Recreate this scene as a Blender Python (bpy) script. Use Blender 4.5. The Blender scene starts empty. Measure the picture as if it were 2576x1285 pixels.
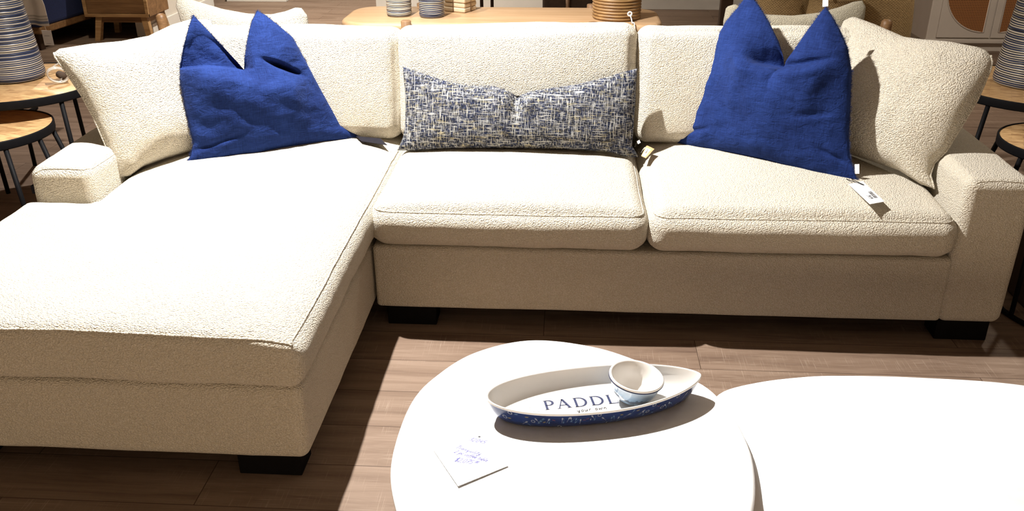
# Procedural showroom scene: cream sectional sofa, pillows, nesting coffee tables.
# Outlines below are in metres, in each pillow's own plane (along, up).
DATA = {
    'bl_l': [(0.0, 0.0), (0.024, 0.027), (0.043, 0.07), (0.04, 0.119), (0.038, 0.209), (0.038, 0.313), (0.046, 0.356), (0.071, 0.427), (0.106, 0.504), (0.127, 0.542)],
    'bl_t': [(0.127, 0.542), (0.167, 0.485), (0.214, 0.417), (0.255, 0.357), (0.276, 0.323), (0.284, 0.362), (0.31, 0.442), (0.335, 0.5), (0.362, 0.538)],
    'bl_r': [(0.687, 0.0), (0.659, 0.036), (0.615, 0.067), (0.592, 0.133), (0.552, 0.233), (0.514, 0.339), (0.481, 0.427), (0.435, 0.476), (0.389, 0.521), (0.362, 0.538)],
    'bl_b': [(0.0, 0.0), (0.05, -0.006), (0.137, -0.014), (0.258, -0.016), (0.385, -0.003), (0.514, 0.004), (0.613, 0.004), (0.687, 0.0)],
    'bl_fold': [(0.045, 0.349), (0.084, 0.344), (0.141, 0.341), (0.199, 0.332), (0.275, 0.317), (0.345, 0.31), (0.406, 0.307), (0.435, 0.293)],
    'bl_pin': [(0.393, 0.317), (0.433, 0.298)],
    'br_l': [(0.0, 0.0), (0.05, 0.058), (0.075, 0.103), (0.087, 0.2), (0.091, 0.294), (0.108, 0.404), (0.137, 0.491), (0.173, 0.548), (0.205, 0.607)],
    'br_t': [(0.205, 0.607), (0.26, 0.557), (0.312, 0.504), (0.361, 0.444), (0.389, 0.396), (0.402, 0.354), (0.427, 0.416), (0.455, 0.485), (0.486, 0.552), (0.504, 0.585)],
    'br_r': [(0.766, -0.0), (0.741, 0.042), (0.717, 0.081), (0.695, 0.156), (0.673, 0.267), (0.65, 0.376), (0.616, 0.455), (0.573, 0.513), (0.533, 0.557), (0.504, 0.585)],
    'br_b': [(0.0, 0.0), (0.064, -0.004), (0.169, 0.002), (0.304, 0.004), (0.45, 0.004), (0.606, -0.006), (0.695, -0.007), (0.766, -0.0)],
    'br_fold': [(0.223, 0.396), (0.266, 0.365), (0.319, 0.345), (0.405, 0.343), (0.472, 0.357), (0.554, 0.383), (0.635, 0.409)],
    'tw_l': [(0.0, 0.0), (0.022, 0.052), (0.031, 0.122), (0.029, 0.215), (0.023, 0.276), (0.018, 0.325)],
    'tw_t': [(0.018, 0.325), (0.092, 0.303), (0.187, 0.274), (0.281, 0.259), (0.374, 0.258), (0.429, 0.245), (0.471, 0.219), (0.514, 0.239), (0.591, 0.253), (0.698, 0.27), (0.804, 0.297), (0.879, 0.321), (0.929, 0.334)],
    'tw_r': [(0.948, -0.003), (0.92, 0.042), (0.923, 0.111), (0.926, 0.202), (0.926, 0.277), (0.929, 0.334)],
    'tw_b': [(0.0, 0.0), (0.064, 0.0), (0.191, 0.011), (0.473, 0.019), (0.706, 0.02), (0.829, 0.014), (0.907, -0.004), (0.948, -0.003)],
    'cl_l': [(0.0, -0.0), (-0.003, 0.055), (-0.001, 0.123), (-0.002, 0.23), (-0.011, 0.314), (-0.031, 0.408), (-0.051, 0.488)],
    'cl_t': [(-0.051, 0.488), (-0.004, 0.491), (0.099, 0.488), (0.204, 0.478), (0.318, 0.478), (0.384, 0.494), (0.436, 0.506)],
    'cr_r': [(0.514, -0.0), (0.478, 0.041), (0.472, 0.084), (0.494, 0.135), (0.51, 0.257), (0.518, 0.332), (0.514, 0.431), (0.505, 0.486)],
    'cr_t': [(-0.137, 0.517), (-0.094, 0.527), (0.004, 0.514), (0.158, 0.487), (0.24, 0.49), (0.345, 0.502), (0.435, 0.504), (0.505, 0.486)],
}
FR = {
    'fL': [(-0.768, 0.322, 0.5), (0.87409, 0.48577, 0.0), (-0.1339, 0.24093, 0.96126), (0.46695, -0.84023, 0.27564)],
    'fR': [(1.098, 0.695, 0.5), (0.82125, -0.57057, 0.0), (0.15727, 0.22637, 0.96126), (-0.54846, -0.78944, 0.27564)],
    'fT': [(0.013, 0.523, 0.5), (0.9997, -0.02436, 0.0), (0.00753, 0.30893, 0.95106), (-0.02317, -0.95077, 0.30902)],
    'cL': [(-0.953, 0.169, 0.5), (0.57512, 0.81807, 0.0), (-0.34573, 0.24306, 0.90631), (0.74142, -0.52123, 0.42262)],
    'cR': [(1.67, 0.62, 0.5), (0.5862, -0.81017, 0.0), (0.34239, 0.24774, 0.90631), (-0.73426, -0.53128, 0.42262)],
}
CAM = dict(lens=31.5006, C=(0.682579, -2.824746, 1.638567), R=(0.998007, 0.062997, -0.003736), U=(-0.02357, 0.426992, 0.903948), F=(-0.058541, 0.902058, -0.427626))
import bpy, bmesh, math, random
import numpy as np
from mathutils import Vector, Matrix, noise as mnoise
random.seed(7)
COL = bpy.context.scene.collection

# ------------------------------------------------------------------ helpers
def link(name, me, mat=None, parent=None, smooth=True):
    if mat is not None and len(me.materials) == 0:
        me.materials.append(mat)
    if smooth:
        me.polygons.foreach_set('use_smooth', [True] * len(me.polygons))
    o = bpy.data.objects.new(name, me)
    COL.objects.link(o)
    if parent is not None:
        o.parent = parent
    return o

def mesh(name, verts, faces):
    me = bpy.data.meshes.new(name)
    me.from_pydata([tuple(map(float, v)) for v in verts], [], faces)
    me.update()
    return me

def thing(name, label, cat, loc=(0, 0, 0), rot=(0, 0, 0), group=None, matrix=None):
    o = bpy.data.objects.new(name, None)
    COL.objects.link(o)
    o.empty_display_size = 0.1
    if matrix is not None:
        o.matrix_world = matrix
    else:
        o.location = loc
        o.rotation_euler = rot
    tag(o, label, cat, group)
    return o

def tag(o, label, cat, group=None):
    o['label'] = label
    o['category'] = cat
    if group:
        o['group'] = group
    return o

def struct(o):
    o['kind'] = 'structure'
    return o

def dup(root, loc=None, rot=None, label=None):
    r = root.copy(); COL.objects.link(r)
    if loc is not None: r.location = loc
    if rot is not None: r.rotation_euler = rot
    if label: r['label'] = label
    for ch in list(root.children):
        c = ch.copy(); COL.objects.link(c); c.parent = r
        for g in list(ch.children):
            d = g.copy(); COL.objects.link(d); d.parent = c
    return r

def bm_mesh(bm, name):
    me = bpy.data.meshes.new(name)
    bm.normal_update()
    bm.to_mesh(me); bm.free()
    return me

def boxbm(bm, x0, x1, y0, y1, z0, z1, bev=0.0, seg=2, M=None):
    r = bmesh.ops.create_cube(bm, size=1.0)
    vs = r['verts']
    for v in vs:
        v.co = Vector(((x0 + x1) / 2 + v.co.x * (x1 - x0), (y0 + y1) / 2 + v.co.y * (y1 - y0), (z0 + z1) / 2 + v.co.z * (z1 - z0)))
    if bev > 0:
        es = list({e for v in vs for e in v.link_edges})
        rb = bmesh.ops.bevel(bm, geom=es, offset=bev, segments=seg, affect='EDGES', profile=0.5)
        vs = list({v for f in rb['faces'] for v in f.verts} | {v for v in vs if v.is_valid})
    if M is not None:
        for v in vs: v.co = M @ v.co
    return vs

def box(name, x0, x1, y0, y1, z0, z1, mat, parent=None, bev=0.004, seg=2, M=None):
    bm = bmesh.new()
    boxbm(bm, x0, x1, y0, y1, z0, z1, bev, seg, M)
    o = link(name, bm_mesh(bm, name), mat, parent, smooth=False)
    return o

def tube_data(pts, radii, n=10, closed=False, cap=True):
    P = [Vector(p) for p in pts]
    if not isinstance(radii, (list, tuple)): radii = [radii] * len(P)
    V = []; F = []
    m = len(P); prev = None
    for i in range(m):
        if closed: t = P[(i + 1) % m] - P[i - 1]
        else: t = P[min(i + 1, m - 1)] - P[max(i - 1, 0)]
        t.normalize()
        if prev is None:
            a = Vector((0, 0, 1)) if abs(t.z) < 0.9 else Vector((1, 0, 0))
            u = t.cross(a).normalized()
        else:
            u = (prev - t * prev.dot(t))
            if u.length < 1e-6: u = t.cross(Vector((0, 0, 1)))
            u.normalize()
        prev = u; w = t.cross(u)
        for k in range(n):
            a = 2 * math.pi * k / n
            V.append(P[i] + (u * math.cos(a) + w * math.sin(a)) * radii[i])
    for i in range(m if closed else m - 1):
        j = (i + 1) % m
        for k in range(n):
            F.append((i * n + k, i * n + (k + 1) % n, j * n + (k + 1) % n, j * n + k))
    if cap and not closed:
        F.append(tuple(range(n - 1, -1, -1)))
        F.append(tuple(range((m - 1) * n, m * n)))
    return V, F

def tube(name, pts, r, mat, parent=None, n=10, closed=False):
    V, F = tube_data(pts, r, n, closed)
    return link(name, mesh(name, V, F), mat, parent)

def tubes(name, lists, r, mat, parent=None, n=8):
    V = []; F = []
    for pts in lists:
        v, f = tube_data(pts, r, n)
        b = len(V); V += v; F += [tuple(i + b for i in q) for q in f]
    return link(name, mesh(name, V, F), mat, parent)

def lathe(name, prof, mat, parent=None, n=64, rot=0.0):
    V = []; F = []
    for (r, z) in prof:
        for k in range(n):
            a = 2 * math.pi * k / n
            V.append((r * math.cos(a), r * math.sin(a), z))
    for i in range(len(prof) - 1):
        for k in range(n):
            F.append((i * n + k, i * n + (k + 1) % n, (i + 1) * n + (k + 1) % n, (i + 1) * n + k))
    if prof[0][0] < 0.002: F.append(tuple(range(n - 1, -1, -1)))
    if prof[-1][0] < 0.002: F.append(tuple(range((len(prof) - 1) * n, len(prof) * n)))
    o = link(name, mesh(name, V, F), mat, parent)
    return o

def prism(name, outline, prof, mat, parent=None, smooth=True):
    """closed outline (list of xy) swept through profile rows (inset, z); ends capped"""
    pts = [Vector((p[0], p[1], 0)) for p in outline]
    m = len(pts)
    nrm = []
    for i in range(m):
        t = (pts[(i + 1) % m] - pts[i - 1]).normalized()
        nrm.append(Vector((t.y, -t.x, 0)))        # outward for CCW
    V = []; F = []
    for (ins, z) in prof:
        for i in range(m):
            p = pts[i] - nrm[i] * ins
            V.append((p.x, p.y, z))
    for r in range(len(prof) - 1):
        for i in range(m):
            F.append((r * m + i, r * m + (i + 1) % m, (r + 1) * m + (i + 1) % m, (r + 1) * m + i))
    F.append(tuple(range(m - 1, -1, -1)))
    F.append(tuple(range((len(prof) - 1) * m, len(prof) * m)))
    o = link(name, mesh(name, V, F), mat, parent, smooth)
    if smooth:
        for p in o.data.polygons:
            if len(p.vertices) > 4: p.use_smooth = False
    return o

def catmull(P, n, closed=False):
    P = [np.array(p, float) for p in P]; m = len(P); out = []
    rng = m if closed else m - 1
    for i in range(rng):
        if closed: p0, p1, p2, p3 = P[i - 1], P[i], P[(i + 1) % m], P[(i + 2) % m]
        else: p0, p1, p2, p3 = P[max(i - 1, 0)], P[i], P[i + 1], P[min(i + 2, m - 1)]
        for k in range(n):
            t = k / n
            out.append(0.5 * ((2 * p1) + (-p0 + p2) * t + (2 * p0 - 5 * p1 + 4 * p2 - p3) * t * t + (-p0 + 3 * p1 - 3 * p2 + p3) * t ** 3))
    if not closed: out.append(P[-1])
    return out

def resample(P, n, closed=False):
    P = np.array(P, float)
    if closed: P = np.vstack([P, P[:1]])
    d = np.r_[0, np.cumsum(np.linalg.norm(np.diff(P, axis=0), axis=1))]
    s = np.linspace(0, d[-1], n + 1 if closed else n)
    Q = np.stack([np.interp(s, d, P[:, k]) for k in range(P.shape[1])], 1)
    return Q[:-1] if closed else Q

# ------------------------------------------------------------------ materials
class NT:
    def __init__(s, name):
        s.m = bpy.data.materials.new(name); s.m.use_nodes = True
        s.t = s.m.node_tree; s.n = s.t.nodes; s.l = s.t.links
        s.b = s.n['Principled BSDF']
    def node(s, typ, **kw):
        nd = s.n.new(typ)
        for k, v in kw.items():
            if k.startswith('i_'): nd.inputs[k[2:].replace('_', ' ')].default_value = v
            else: setattr(nd, k, v)
        return nd
    def link(s, a, b): s.l.new(a, b)
    def coord(s, scale=(1, 1, 1), rot=(0, 0, 0), kind='Object'):
        tc = s.node('ShaderNodeTexCoord'); mp = s.node('ShaderNodeMapping')
        mp.inputs['Scale'].default_value = scale; mp.inputs['Rotation'].default_value = rot
        s.link(tc.outputs[kind], mp.inputs['Vector']); return mp.outputs['Vector']
    def noise(s, vec, scale=1.0, detail=2.0, rough=0.5, dist=0.0):
        nd = s.node('ShaderNodeTexNoise'); nd.inputs['Scale'].default_value = scale
        nd.inputs['Detail'].default_value = detail; nd.inputs['Roughness'].default_value = rough
        nd.inputs['Distortion'].default_value = dist
        s.link(vec, nd.inputs['Vector']); return nd.outputs['Fac']
    def ramp(s, fac, stops, interp='LINEAR'):
        nd = s.node('ShaderNodeValToRGB'); cr = nd.color_ramp; cr.interpolation = interp
        while len(cr.elements) < len(stops): cr.elements.new(0.5)
        for e, (p, c) in zip(cr.elements, stops):
            e.position = p; e.color = (*c, 1) if len(c) == 3 else c
        s.link(fac, nd.inputs['Fac']); return nd.outputs['Color']
    def math(s, op, a, b=None, clamp=False):
        nd = s.node('ShaderNodeMath', operation=op); nd.use_clamp = clamp
        for i, x in enumerate((a, b)):
            if x is None: continue
            if isinstance(x, (int, float)): nd.inputs[i].default_value = x
            else: s.link(x, nd.inputs[i])
        return nd.outputs[0]
    def mix(s, fac, a, b, blend='MIX'):
        nd = s.node('ShaderNodeMix', data_type='RGBA', blend_type=blend)
        for k, x in (('Factor', fac), ('A', a), ('B', b)):
            inp = [i for i in nd.inputs if i.name == k and (i.type == ('VALUE' if k == 'Factor' else 'RGBA'))][0]
            if isinstance(x, (int, float)): inp.default_value = x
            elif isinstance(x, tuple): inp.default_value = (*x, 1) if len(x) == 3 else x
            else: s.link(x, inp)
        return [o for o in nd.outputs if o.type == 'RGBA'][0]
    def bump(s, h, strength=1.0, dist=0.002, normal=None):
        nd = s.node('ShaderNodeBump'); nd.inputs['Strength'].default_value = strength
        nd.inputs['Distance'].default_value = dist
        s.link(h, nd.inputs['Height'])
        if normal is not None: s.link(normal, nd.inputs['Normal'])
        s.link(nd.outputs['Normal'], s.b.inputs['Normal']); return nd.outputs['Normal']
    def set(s, color=None, rough=None, metal=None, spec=None, **kw):
        if color is not None:
            if isinstance(color, tuple): s.b.inputs['Base Color'].default_value = (*color, 1)
            else: s.link(color, s.b.inputs['Base Color'])
        if rough is not None:
            if isinstance(rough, (int, float)): s.b.inputs['Roughness'].default_value = rough
            else: s.link(rough, s.b.inputs['Roughness'])
        if metal is not None: s.b.inputs['Metallic'].default_value = metal
        if spec is not None: s.b.inputs['Specular IOR Level'].default_value = spec
        for k, v in kw.items(): s.b.inputs[k.replace('_', ' ')].default_value = v
        return s

def plain(name, c, rough=0.6, metal=0.0, spec=0.5, nscale=40, var=0.12, bump=0.0005):
    s = NT(name); v = s.coord()
    f = s.noise(v, nscale, 3)
    col = s.ramp(f, [(0.3, tuple(x * (1 - var) for x in c)), (0.7, tuple(min(1, x * (1 + var)) for x in c))])
    s.set(col, rough, metal, spec)
    if bump: s.bump(f, 0.4, bump)
    return s.m

def boucle(name, c=(0.71, 0.665, 0.58), scale=1.0, amt=1.0, rotz=0.5):
    s = NT(name)
    v = s.coord((1, 1, 1))
    wn = s.node('ShaderNodeTexNoise'); wn.inputs['Scale'].default_value = 90 * scale; wn.inputs['Detail'].default_value = 2
    s.link(v, wn.inputs['Vector'])
    vm = s.node('ShaderNodeVectorMath', operation='MULTIPLY_ADD')
    s.link(wn.outputs['Color'], vm.inputs[0]); vm.inputs[1].default_value = (0.006, 0.006, 0.006); s.link(v, vm.inputs[2])
    mp = s.node('ShaderNodeMapping'); mp.inputs['Rotation'].default_value = (rotz, rotz * 0.7, rotz)
    mp.inputs['Scale'].default_value = (1.0, 1.5, 1.25)
    s.link(vm.outputs[0], mp.inputs['Vector'])
    vo = s.node('ShaderNodeTexVoronoi'); vo.inputs['Scale'].default_value = 185 * scale
    vo.inputs['Randomness'].default_value = 0.85
    s.link(mp.outputs['Vector'], vo.inputs['Vector'])
    h1 = s.math('SUBTRACT', 1.0, vo.outputs['Distance'])
    n2 = s.noise(v, 520 * scale, 2)
    n3 = s.noise(v, 9, 2)
    h = s.math('ADD', h1, s.math('MULTIPLY', n2, 0.35))
    dark = tuple(x * y for x, y in zip(c, (0.80, 0.77, 0.70)))
    col = s.ramp(h, [(0.55, dark), (0.95, c)])
    col = s.mix(s.math('MULTIPLY', n3, 0.25), col, tuple(min(1, x * y) for x, y in zip(c, (1.05, 0.99, 0.90))))
    s.set(col, 0.95, 0, 0.1)
    s.b.inputs['Sheen Weight'].default_value = 0.15
    lo = s.node('ShaderNodeBump'); lo.inputs['Strength'].default_value = 0.5; lo.inputs['Distance'].default_value = 0.006
    s.link(s.noise(v, 14, 2), lo.inputs['Height'])
    s.bump(h, 1.0 * amt, 0.0046 * amt, lo.outputs['Normal'])
    return s.m

def linen(name, dark, light):
    s = NT(name)
    a = s.noise(s.coord((30, 900, 30)), 1.0, 3)
    b = s.noise(s.coord((900, 30, 30)), 1.0, 3)
    big = s.noise(s.coord(), 9, 3)
    t = s.math('MULTIPLY', s.math('ADD', a, b), 0.5)
    t2 = s.math('ADD', s.math('MULTIPLY', t, 0.75), s.math('MULTIPLY', big, 0.25))
    col = s.ramp(t2, [(0.38, dark), (0.62, light)])
    s.set(col, 0.9, 0, 0.08)
    s.b.inputs['Sheen Weight'].default_value = 0.08
    s.b.inputs['Sheen Tint'].default_value = (0.3, 0.4, 0.9, 1)
    cr = s.noise(s.coord((1, 1.6, 1)), 22, 4, 0.6, 0.6)
    lo = s.node('ShaderNodeBump'); lo.inputs['Strength'].default_value = 0.55; lo.inputs['Distance'].default_value = 0.012
    s.link(cr, lo.inputs['Height'])
    s.bump(t, 0.6, 0.0012, lo.outputs['Normal'])
    return s.m

def tweed(name):
    s = NT(name)
    w = s.noise(s.coord((18, 270, 60)), 1.0, 3, 0.6)
    u = s.noise(s.coord((270, 18, 60)), 1.0, 3, 0.6)
    w2 = s.noise(s.coord((55, 520, 60)), 1.0, 1)
    u2 = s.noise(s.coord((520, 55, 60)), 1.0, 1)
    tw = s.ramp(s.math('MAXIMUM', w, s.math('MULTIPLY', u, 1.0)), [(0.565, (0, 0, 0)), (0.605, (1, 1, 1))])
    t2 = s.ramp(s.math('MAXIMUM', w2, u2), [(0.60, (0, 0, 0)), (0.68, (1, 1, 1))])
    f = s.math('MULTIPLY', s.math('ADD', s.math('MULTIPLY', tw, 0.75), s.math('MULTIPLY', t2, 0.5)), 1.0, clamp=True)
    fine = s.noise(s.coord(), 600, 2)
    f = s.math('MULTIPLY', f, s.ramp(fine, [(0.3, (0.35,) * 3), (0.55, (1, 1, 1))]))
    cn = s.noise(s.coord((120, 120, 60)), 1.0, 1)
    base = s.ramp(cn, [(0.4, (0.014, 0.016, 0.024)), (0.62, (0.020, 0.027, 0.062))])
    yarn = s.ramp(s.noise(s.coord((20, 90, 60)), 1.0, 1), [(0.5, (0.58, 0.58, 0.56)), (0.68, (0.56, 0.50, 0.33))])
    s.set(s.mix(f, base, yarn), 0.9, 0, 0.1)
    s.bump(s.math('ADD', f, fine), 0.5, 0.0016)
    return s.m

def wood(name, c1, c2, axis=0, scale=1.0, rough=0.5, knots=True):
    s = NT(name)
    sc = [22, 22, 22]; sc[axis] = 1.6
    v = s.coord(tuple(x * scale for x in sc))
    a = s.noise(v, 1.0, 5, 0.6, 0.8)
    sc2 = [120, 120, 120]; sc2[axis] = 5
    b = s.noise(s.coord(tuple(x * scale for x in sc2)), 1.0, 3, 0.6)
    f = s.math('ADD', s.math('MULTIPLY', a, 0.65), s.math('MULTIPLY', b, 0.35))
    col = s.ramp(f, [(0.32, c1), (0.55, tuple((x + y) / 2 for x, y in zip(c1, c2))), (0.7, c2)])
    s.set(col, rough, 0, 0.35)
    s.bump(f, 0.35, 0.001)
    return s.m

def floor_mat():
    s = NT('oak_plank_floor')
    v = s.coord((1, 1, 1))
    br = s.node('ShaderNodeTexBrick'); br.offset = 0.37; br.squash = 1.0
    br.inputs['Scale'].default_value = 1.0
    br.inputs['Brick Width'].default_value = 1.45; br.inputs['Row Height'].default_value = 0.19
    br.inputs['Mortar Size'].default_value = 0.0014; br.inputs['Mortar Smooth'].default_value = 0.3
    br.inputs['Bias'].default_value = 0.0
    br.inputs['Color1'].default_value = (0.25, 0.25, 0.25, 1); br.inputs['Color2'].default_value = (0.75, 0.75, 0.75, 1)
    br.inputs['Mortar'].default_value = (0.5, 0.5, 0.5, 1)
    mp = s.node('ShaderNodeMapping'); mp.inputs['Location'].default_value = (0.3, 0.036, 0)
    s.link(v, mp.inputs['Vector']); s.link(mp.outputs['Vector'], br.inputs['Vector'])
    sep = s.node('ShaderNodeSeparateColor'); s.link(br.outputs['Color'], sep.inputs[0]); tone = sep.outputs[0]
    # shift grain per plank
    cmb = s.node('ShaderNodeCombineXYZ'); s.link(s.math('MULTIPLY', tone, 37.0), cmb.inputs[0]); s.link(s.math('MULTIPLY', tone, 11.0), cmb.inputs[1])
    ad = s.node('ShaderNodeVectorMath', operation='ADD'); s.link(v, ad.inputs[0]); s.link(cmb.outputs[0], ad.inputs[1])
    def mapd(sc):
        m = s.node('ShaderNodeMapping'); m.inputs['Scale'].default_value = sc; s.link(ad.outputs[0], m.inputs['Vector']); return m.outputs['Vector']
    g = s.noise(mapd((1.7, 17, 1)), 1.0, 6, 0.62, 0.7)
    g2 = s.noise(mapd((5, 160, 1)), 1.0, 3, 0.6)
    saw = s.noise(mapd((260, 6, 1)), 1.0, 2, 0.6, 0.1)
    saw2 = s.noise(mapd((9, 260, 1)), 1.0, 2)
    mask = s.ramp(s.noise(mapd((2.0, 6, 1)), 1.0, 3), [(0.44, (0, 0, 0)), (0.58, (1, 1, 1))])
    f = s.math('ADD', s.math('MULTIPLY', g, 0.68), s.math('ADD', s.math('MULTIPLY', g2, 0.18), s.math('MULTIPLY', tone, 0.18)))
    col = s.ramp(f, [(0.34, (0.115, 0.072, 0.050)), (0.48, (0.185, 0.125, 0.088)), (0.62, (0.24, 0.170, 0.124)), (0.8, (0.29, 0.215, 0.165))])
    sawl = s.ramp(s.math('MAXIMUM', saw, saw2), [(0.60, (0, 0, 0)), (0.70, (1, 1, 1))])
    col = s.mix(s.math('MULTIPLY', s.math('MULTIPLY', sawl, mask), 0.28), col, (0.52, 0.42, 0.33))
    col = s.mix(br.outputs['Fac'], col, (0.06, 0.035, 0.022))
    s.set(col, 0.62, 0, 0.25)
    s.bump(s.math('SUBTRACT', s.math('ADD', g2, s.math('MULTIPLY', sawl, 0.4)), br.outputs['Fac']), 0.3, 0.0012)
    return s.m

def stripes(name, cream, navy, black, pitch=0.0095, thin=0.35, seed=0.0):
    s = NT(name)
    sp = s.node('ShaderNodeSeparateXYZ'); tc = s.node('ShaderNodeTexCoord'); s.link(tc.outputs['Object'], sp.inputs[0])
    wob = s.noise(s.coord((6, 6, 9)), 1.0, 2)
    zz = s.math('ADD', sp.outputs[2], s.math('MULTIPLY', wob, 0.010))
    w = s.math('SINE', s.math('MULTIPLY', zz, 2 * math.pi / pitch))
    w2 = s.math('SINE', s.math('ADD', s.math('MULTIPLY', zz, 2 * math.pi / (pitch * 2.7)), seed))
    mod = s.noise(s.coord((1.2, 1.2, 55)), 1.0, 2)
    f = s.math('ADD', s.math('ADD', s.math('MULTIPLY', w, 0.5), s.math('MULTIPLY', w2, 0.22)), s.math('MULTIPLY', s.math('SUBTRACT', mod, 0.5), 2.4))
    f = s.math('ADD', s.math('MULTIPLY', f, 0.5), 0.5)
    streak = s.noise(s.coord((14, 14, 500)), 1.0, 2)
    nv = s.mix(streak, tuple(x * 0.6 for x in navy), tuple(min(1, x * 1.9) for x in navy))
    c1 = s.ramp(f, [(thin - 0.10, (0, 0, 0)), (thin - 0.06, (1, 1, 1))])
    base = s.mix(c1, nv, black)
    c2 = s.ramp(f, [(thin + 0.16, (0, 0, 0)), (thin + 0.20, (1, 1, 1))])
    s.set(s.mix(c2, base, cream), 0.35, 0, 0.5)
    s.bump(f, 0.7, 0.003)
    return s.m

M = {}
M['sofa'] = boucle('cream_boucle')
M['sofa_pillow'] = boucle('cream_boucle_loose', rotz=-0.5, scale=0.9, amt=1.1)
M['boucle_grey'] = boucle('oatmeal_boucle', (0.56, 0.52, 0.42), scale=1.1)
M['blue'] = linen('royal_blue_linen', (0.0055, 0.0125, 0.060), (0.016, 0.038, 0.165))
M['fray'] = plain('frayed_blue_thread', (0.03, 0.055, 0.17), 0.9, bump=0)
M['tweed'] = tweed('navy_and_cream_tweed')
M['floor'] = floor_mat()
M['oak'] = wood('light_oak', (0.40, 0.245, 0.125), (0.60, 0.41, 0.25), 0, 0.8, 0.42)
M['oak_dark'] = wood('oak_dowel', (0.20, 0.11, 0.055), (0.36, 0.22, 0.12), 2, 1.0, 0.5)
M['walnut'] = wood('mid_brown_wood', (0.12, 0.06, 0.025), (0.34, 0.19, 0.085), 0, 1.0, 0.45)
M['teak'] = wood('recycled_teak', (0.22, 0.11, 0.045), (0.62, 0.40, 0.19), 0, 1.2, 0.45)
M['dark_wood'] = wood('dark_stained_wood', (0.02, 0.01, 0.006), (0.06, 0.03, 0.015), 2, 1.0, 0.5)
M['black'] = plain('black_metal', (0.005, 0.005, 0.006), 0.6, 0.0, 0.12, bump=0.0002)
M['foot'] = plain('black_wood_foot', (0.004, 0.0035, 0.0035), 0.8, spec=0.1)
M['white_top'] = None
M['wall'] = plain('warm_white_wall', (0.62, 0.57, 0.50), 0.85, nscale=8, var=0.03, bump=0.0002)
M['trim'] = plain('white_trim_paint', (0.68, 0.65, 0.60), 0.5, nscale=8, var=0.03, bump=0)
M['blackskirt'] = plain('black_skirting_paint', (0.012, 0.010, 0.010), 0.7)
M['darkwall'] = plain('dark_grey_wall', (0.10, 0.085, 0.07), 0.85, nscale=8, var=0.05)
M['navy_fab'] = plain('navy_upholstery', (0.008, 0.016, 0.07), 0.9, nscale=200, var=0.3, bump=0.001)
M['paper'] = plain('white_card', (0.84, 0.83, 0.83), 0.7, nscale=20, var=0.02, bump=0)
M['ink'] = plain('black_ink', (0.03, 0.03, 0.035), 0.7, bump=0)
M['grey_ink'] = plain('grey_ink', (0.38, 0.38, 0.42), 0.7, bump=0)
M['pen'] = plain('faint_blue_pen', (0.14, 0.14, 0.40), 0.7, bump=0)
M['kraft'] = plain('kraft_card', (0.50, 0.30, 0.14), 0.8, bump=0)
M['navy_letter'] = plain('navy_glaze_lettering', (0.006, 0.014, 0.07), 0.6, bump=0)
M['black_tag'] = plain('charcoal_card', (0.014, 0.013, 0.018), 0.85, spec=0.1, bump=0)
M['cabinet'] = plain('greige_cabinet_paint', (0.50, 0.44, 0.38), 0.6, nscale=10, var=0.03, bump=0)
M['glaze_white'] = plain('white_glaze', (0.78, 0.75, 0.71), 0.18, spec=0.6, nscale=15, var=0.02, bump=0)
M['cream_cer'] = plain('cream_block', (0.62, 0.50, 0.34), 0.6, nscale=60, var=0.1)
M['twine'] = plain('brown_twine', (0.20, 0.12, 0.06), 0.9)
M['brown_box'] = plain('brown_box_card', (0.06, 0.035, 0.022), 0.8)
M['brown_uph'] = plain('brown_upholstery', (0.07, 0.045, 0.03), 0.9)
M['stripe_navy'] = stripes('navy_striped_ceramic', (0.60, 0.54, 0.44), (0.028, 0.045, 0.11), (0.010, 0.011, 0.016), 0.0092, 0.46)
M['stripe_dark'] = stripes('black_and_cream_striped_ceramic', (0.62, 0.56, 0.46), (0.022, 0.034, 0.085), (0.008, 0.009, 0.013), 0.0100, 0.42)
M['stripe_pale'] = stripes('cream_and_navy_striped_ceramic', (0.66, 0.60, 0.50), (0.035, 0.05, 0.10), (0.010, 0.011, 0.016), 0.0085, 0.33, 1.0)

def white_top():
    s = NT('white_plaster_table_finish')
    v = s.coord()
    vo = s.node('ShaderNodeTexVoronoi', feature='SMOOTH_F1'); vo.inputs['Scale'].default_value = 70
    s.link(v, vo.inputs['Vector'])
    n = s.noise(v, 30, 4)
    h = s.math('ADD', vo.outputs['Distance'], n)
    col = s.ramp(n, [(0.3, (0.83, 0.83, 0.83)), (0.7, (0.88, 0.88, 0.88))])
    s.set(col, 0.55, 0, 0.3)
    s.bump(h, 0.35, 0.0012)
    return s.m
M['white_top'] = white_top()

def glass_cable():
    s = NT('clear_plastic_cable'); s.set((0.75, 0.70, 0.62), 0.15, 0.0, 0.7)
    s.b.inputs['Transmission Weight'].default_value = 0.35
    return s.m
M['cable'] = glass_cable()

def herring(name):
    s = NT(name)
    v = s.coord((1, 1, 1), (0, 0, 0.4))
    br = s.node('ShaderNodeTexBrick'); br.inputs['Scale'].default_value = 1.0
    br.inputs['Brick Width'].default_value = 0.09; br.inputs['Row Height'].default_value = 0.028; br.inputs['Mortar Size'].default_value = 0.0006
    br.inputs['Color1'].default_value = (0.30, 0.15, 0.06, 1); br.inputs['Color2'].default_value = (0.66, 0.43, 0.20, 1)
    br.inputs['Mortar'].default_value = (0.16, 0.08, 0.03, 1)
    s.link(v, br.inputs['Vector'])
    n = s.noise(s.coord((14, 90, 14), (0, 0, 0.4)), 1.0, 4, 0.6, 1.0)
    col = s.mix(0.55, br.outputs['Color'], s.ramp(n, [(0.35, (0.26, 0.13, 0.05)), (0.65, (0.74, 0.50, 0.25))]))
    s.set(col, 0.4, 0, 0.4); s.bump(n, 0.3, 0.001)
    return s.m
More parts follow.
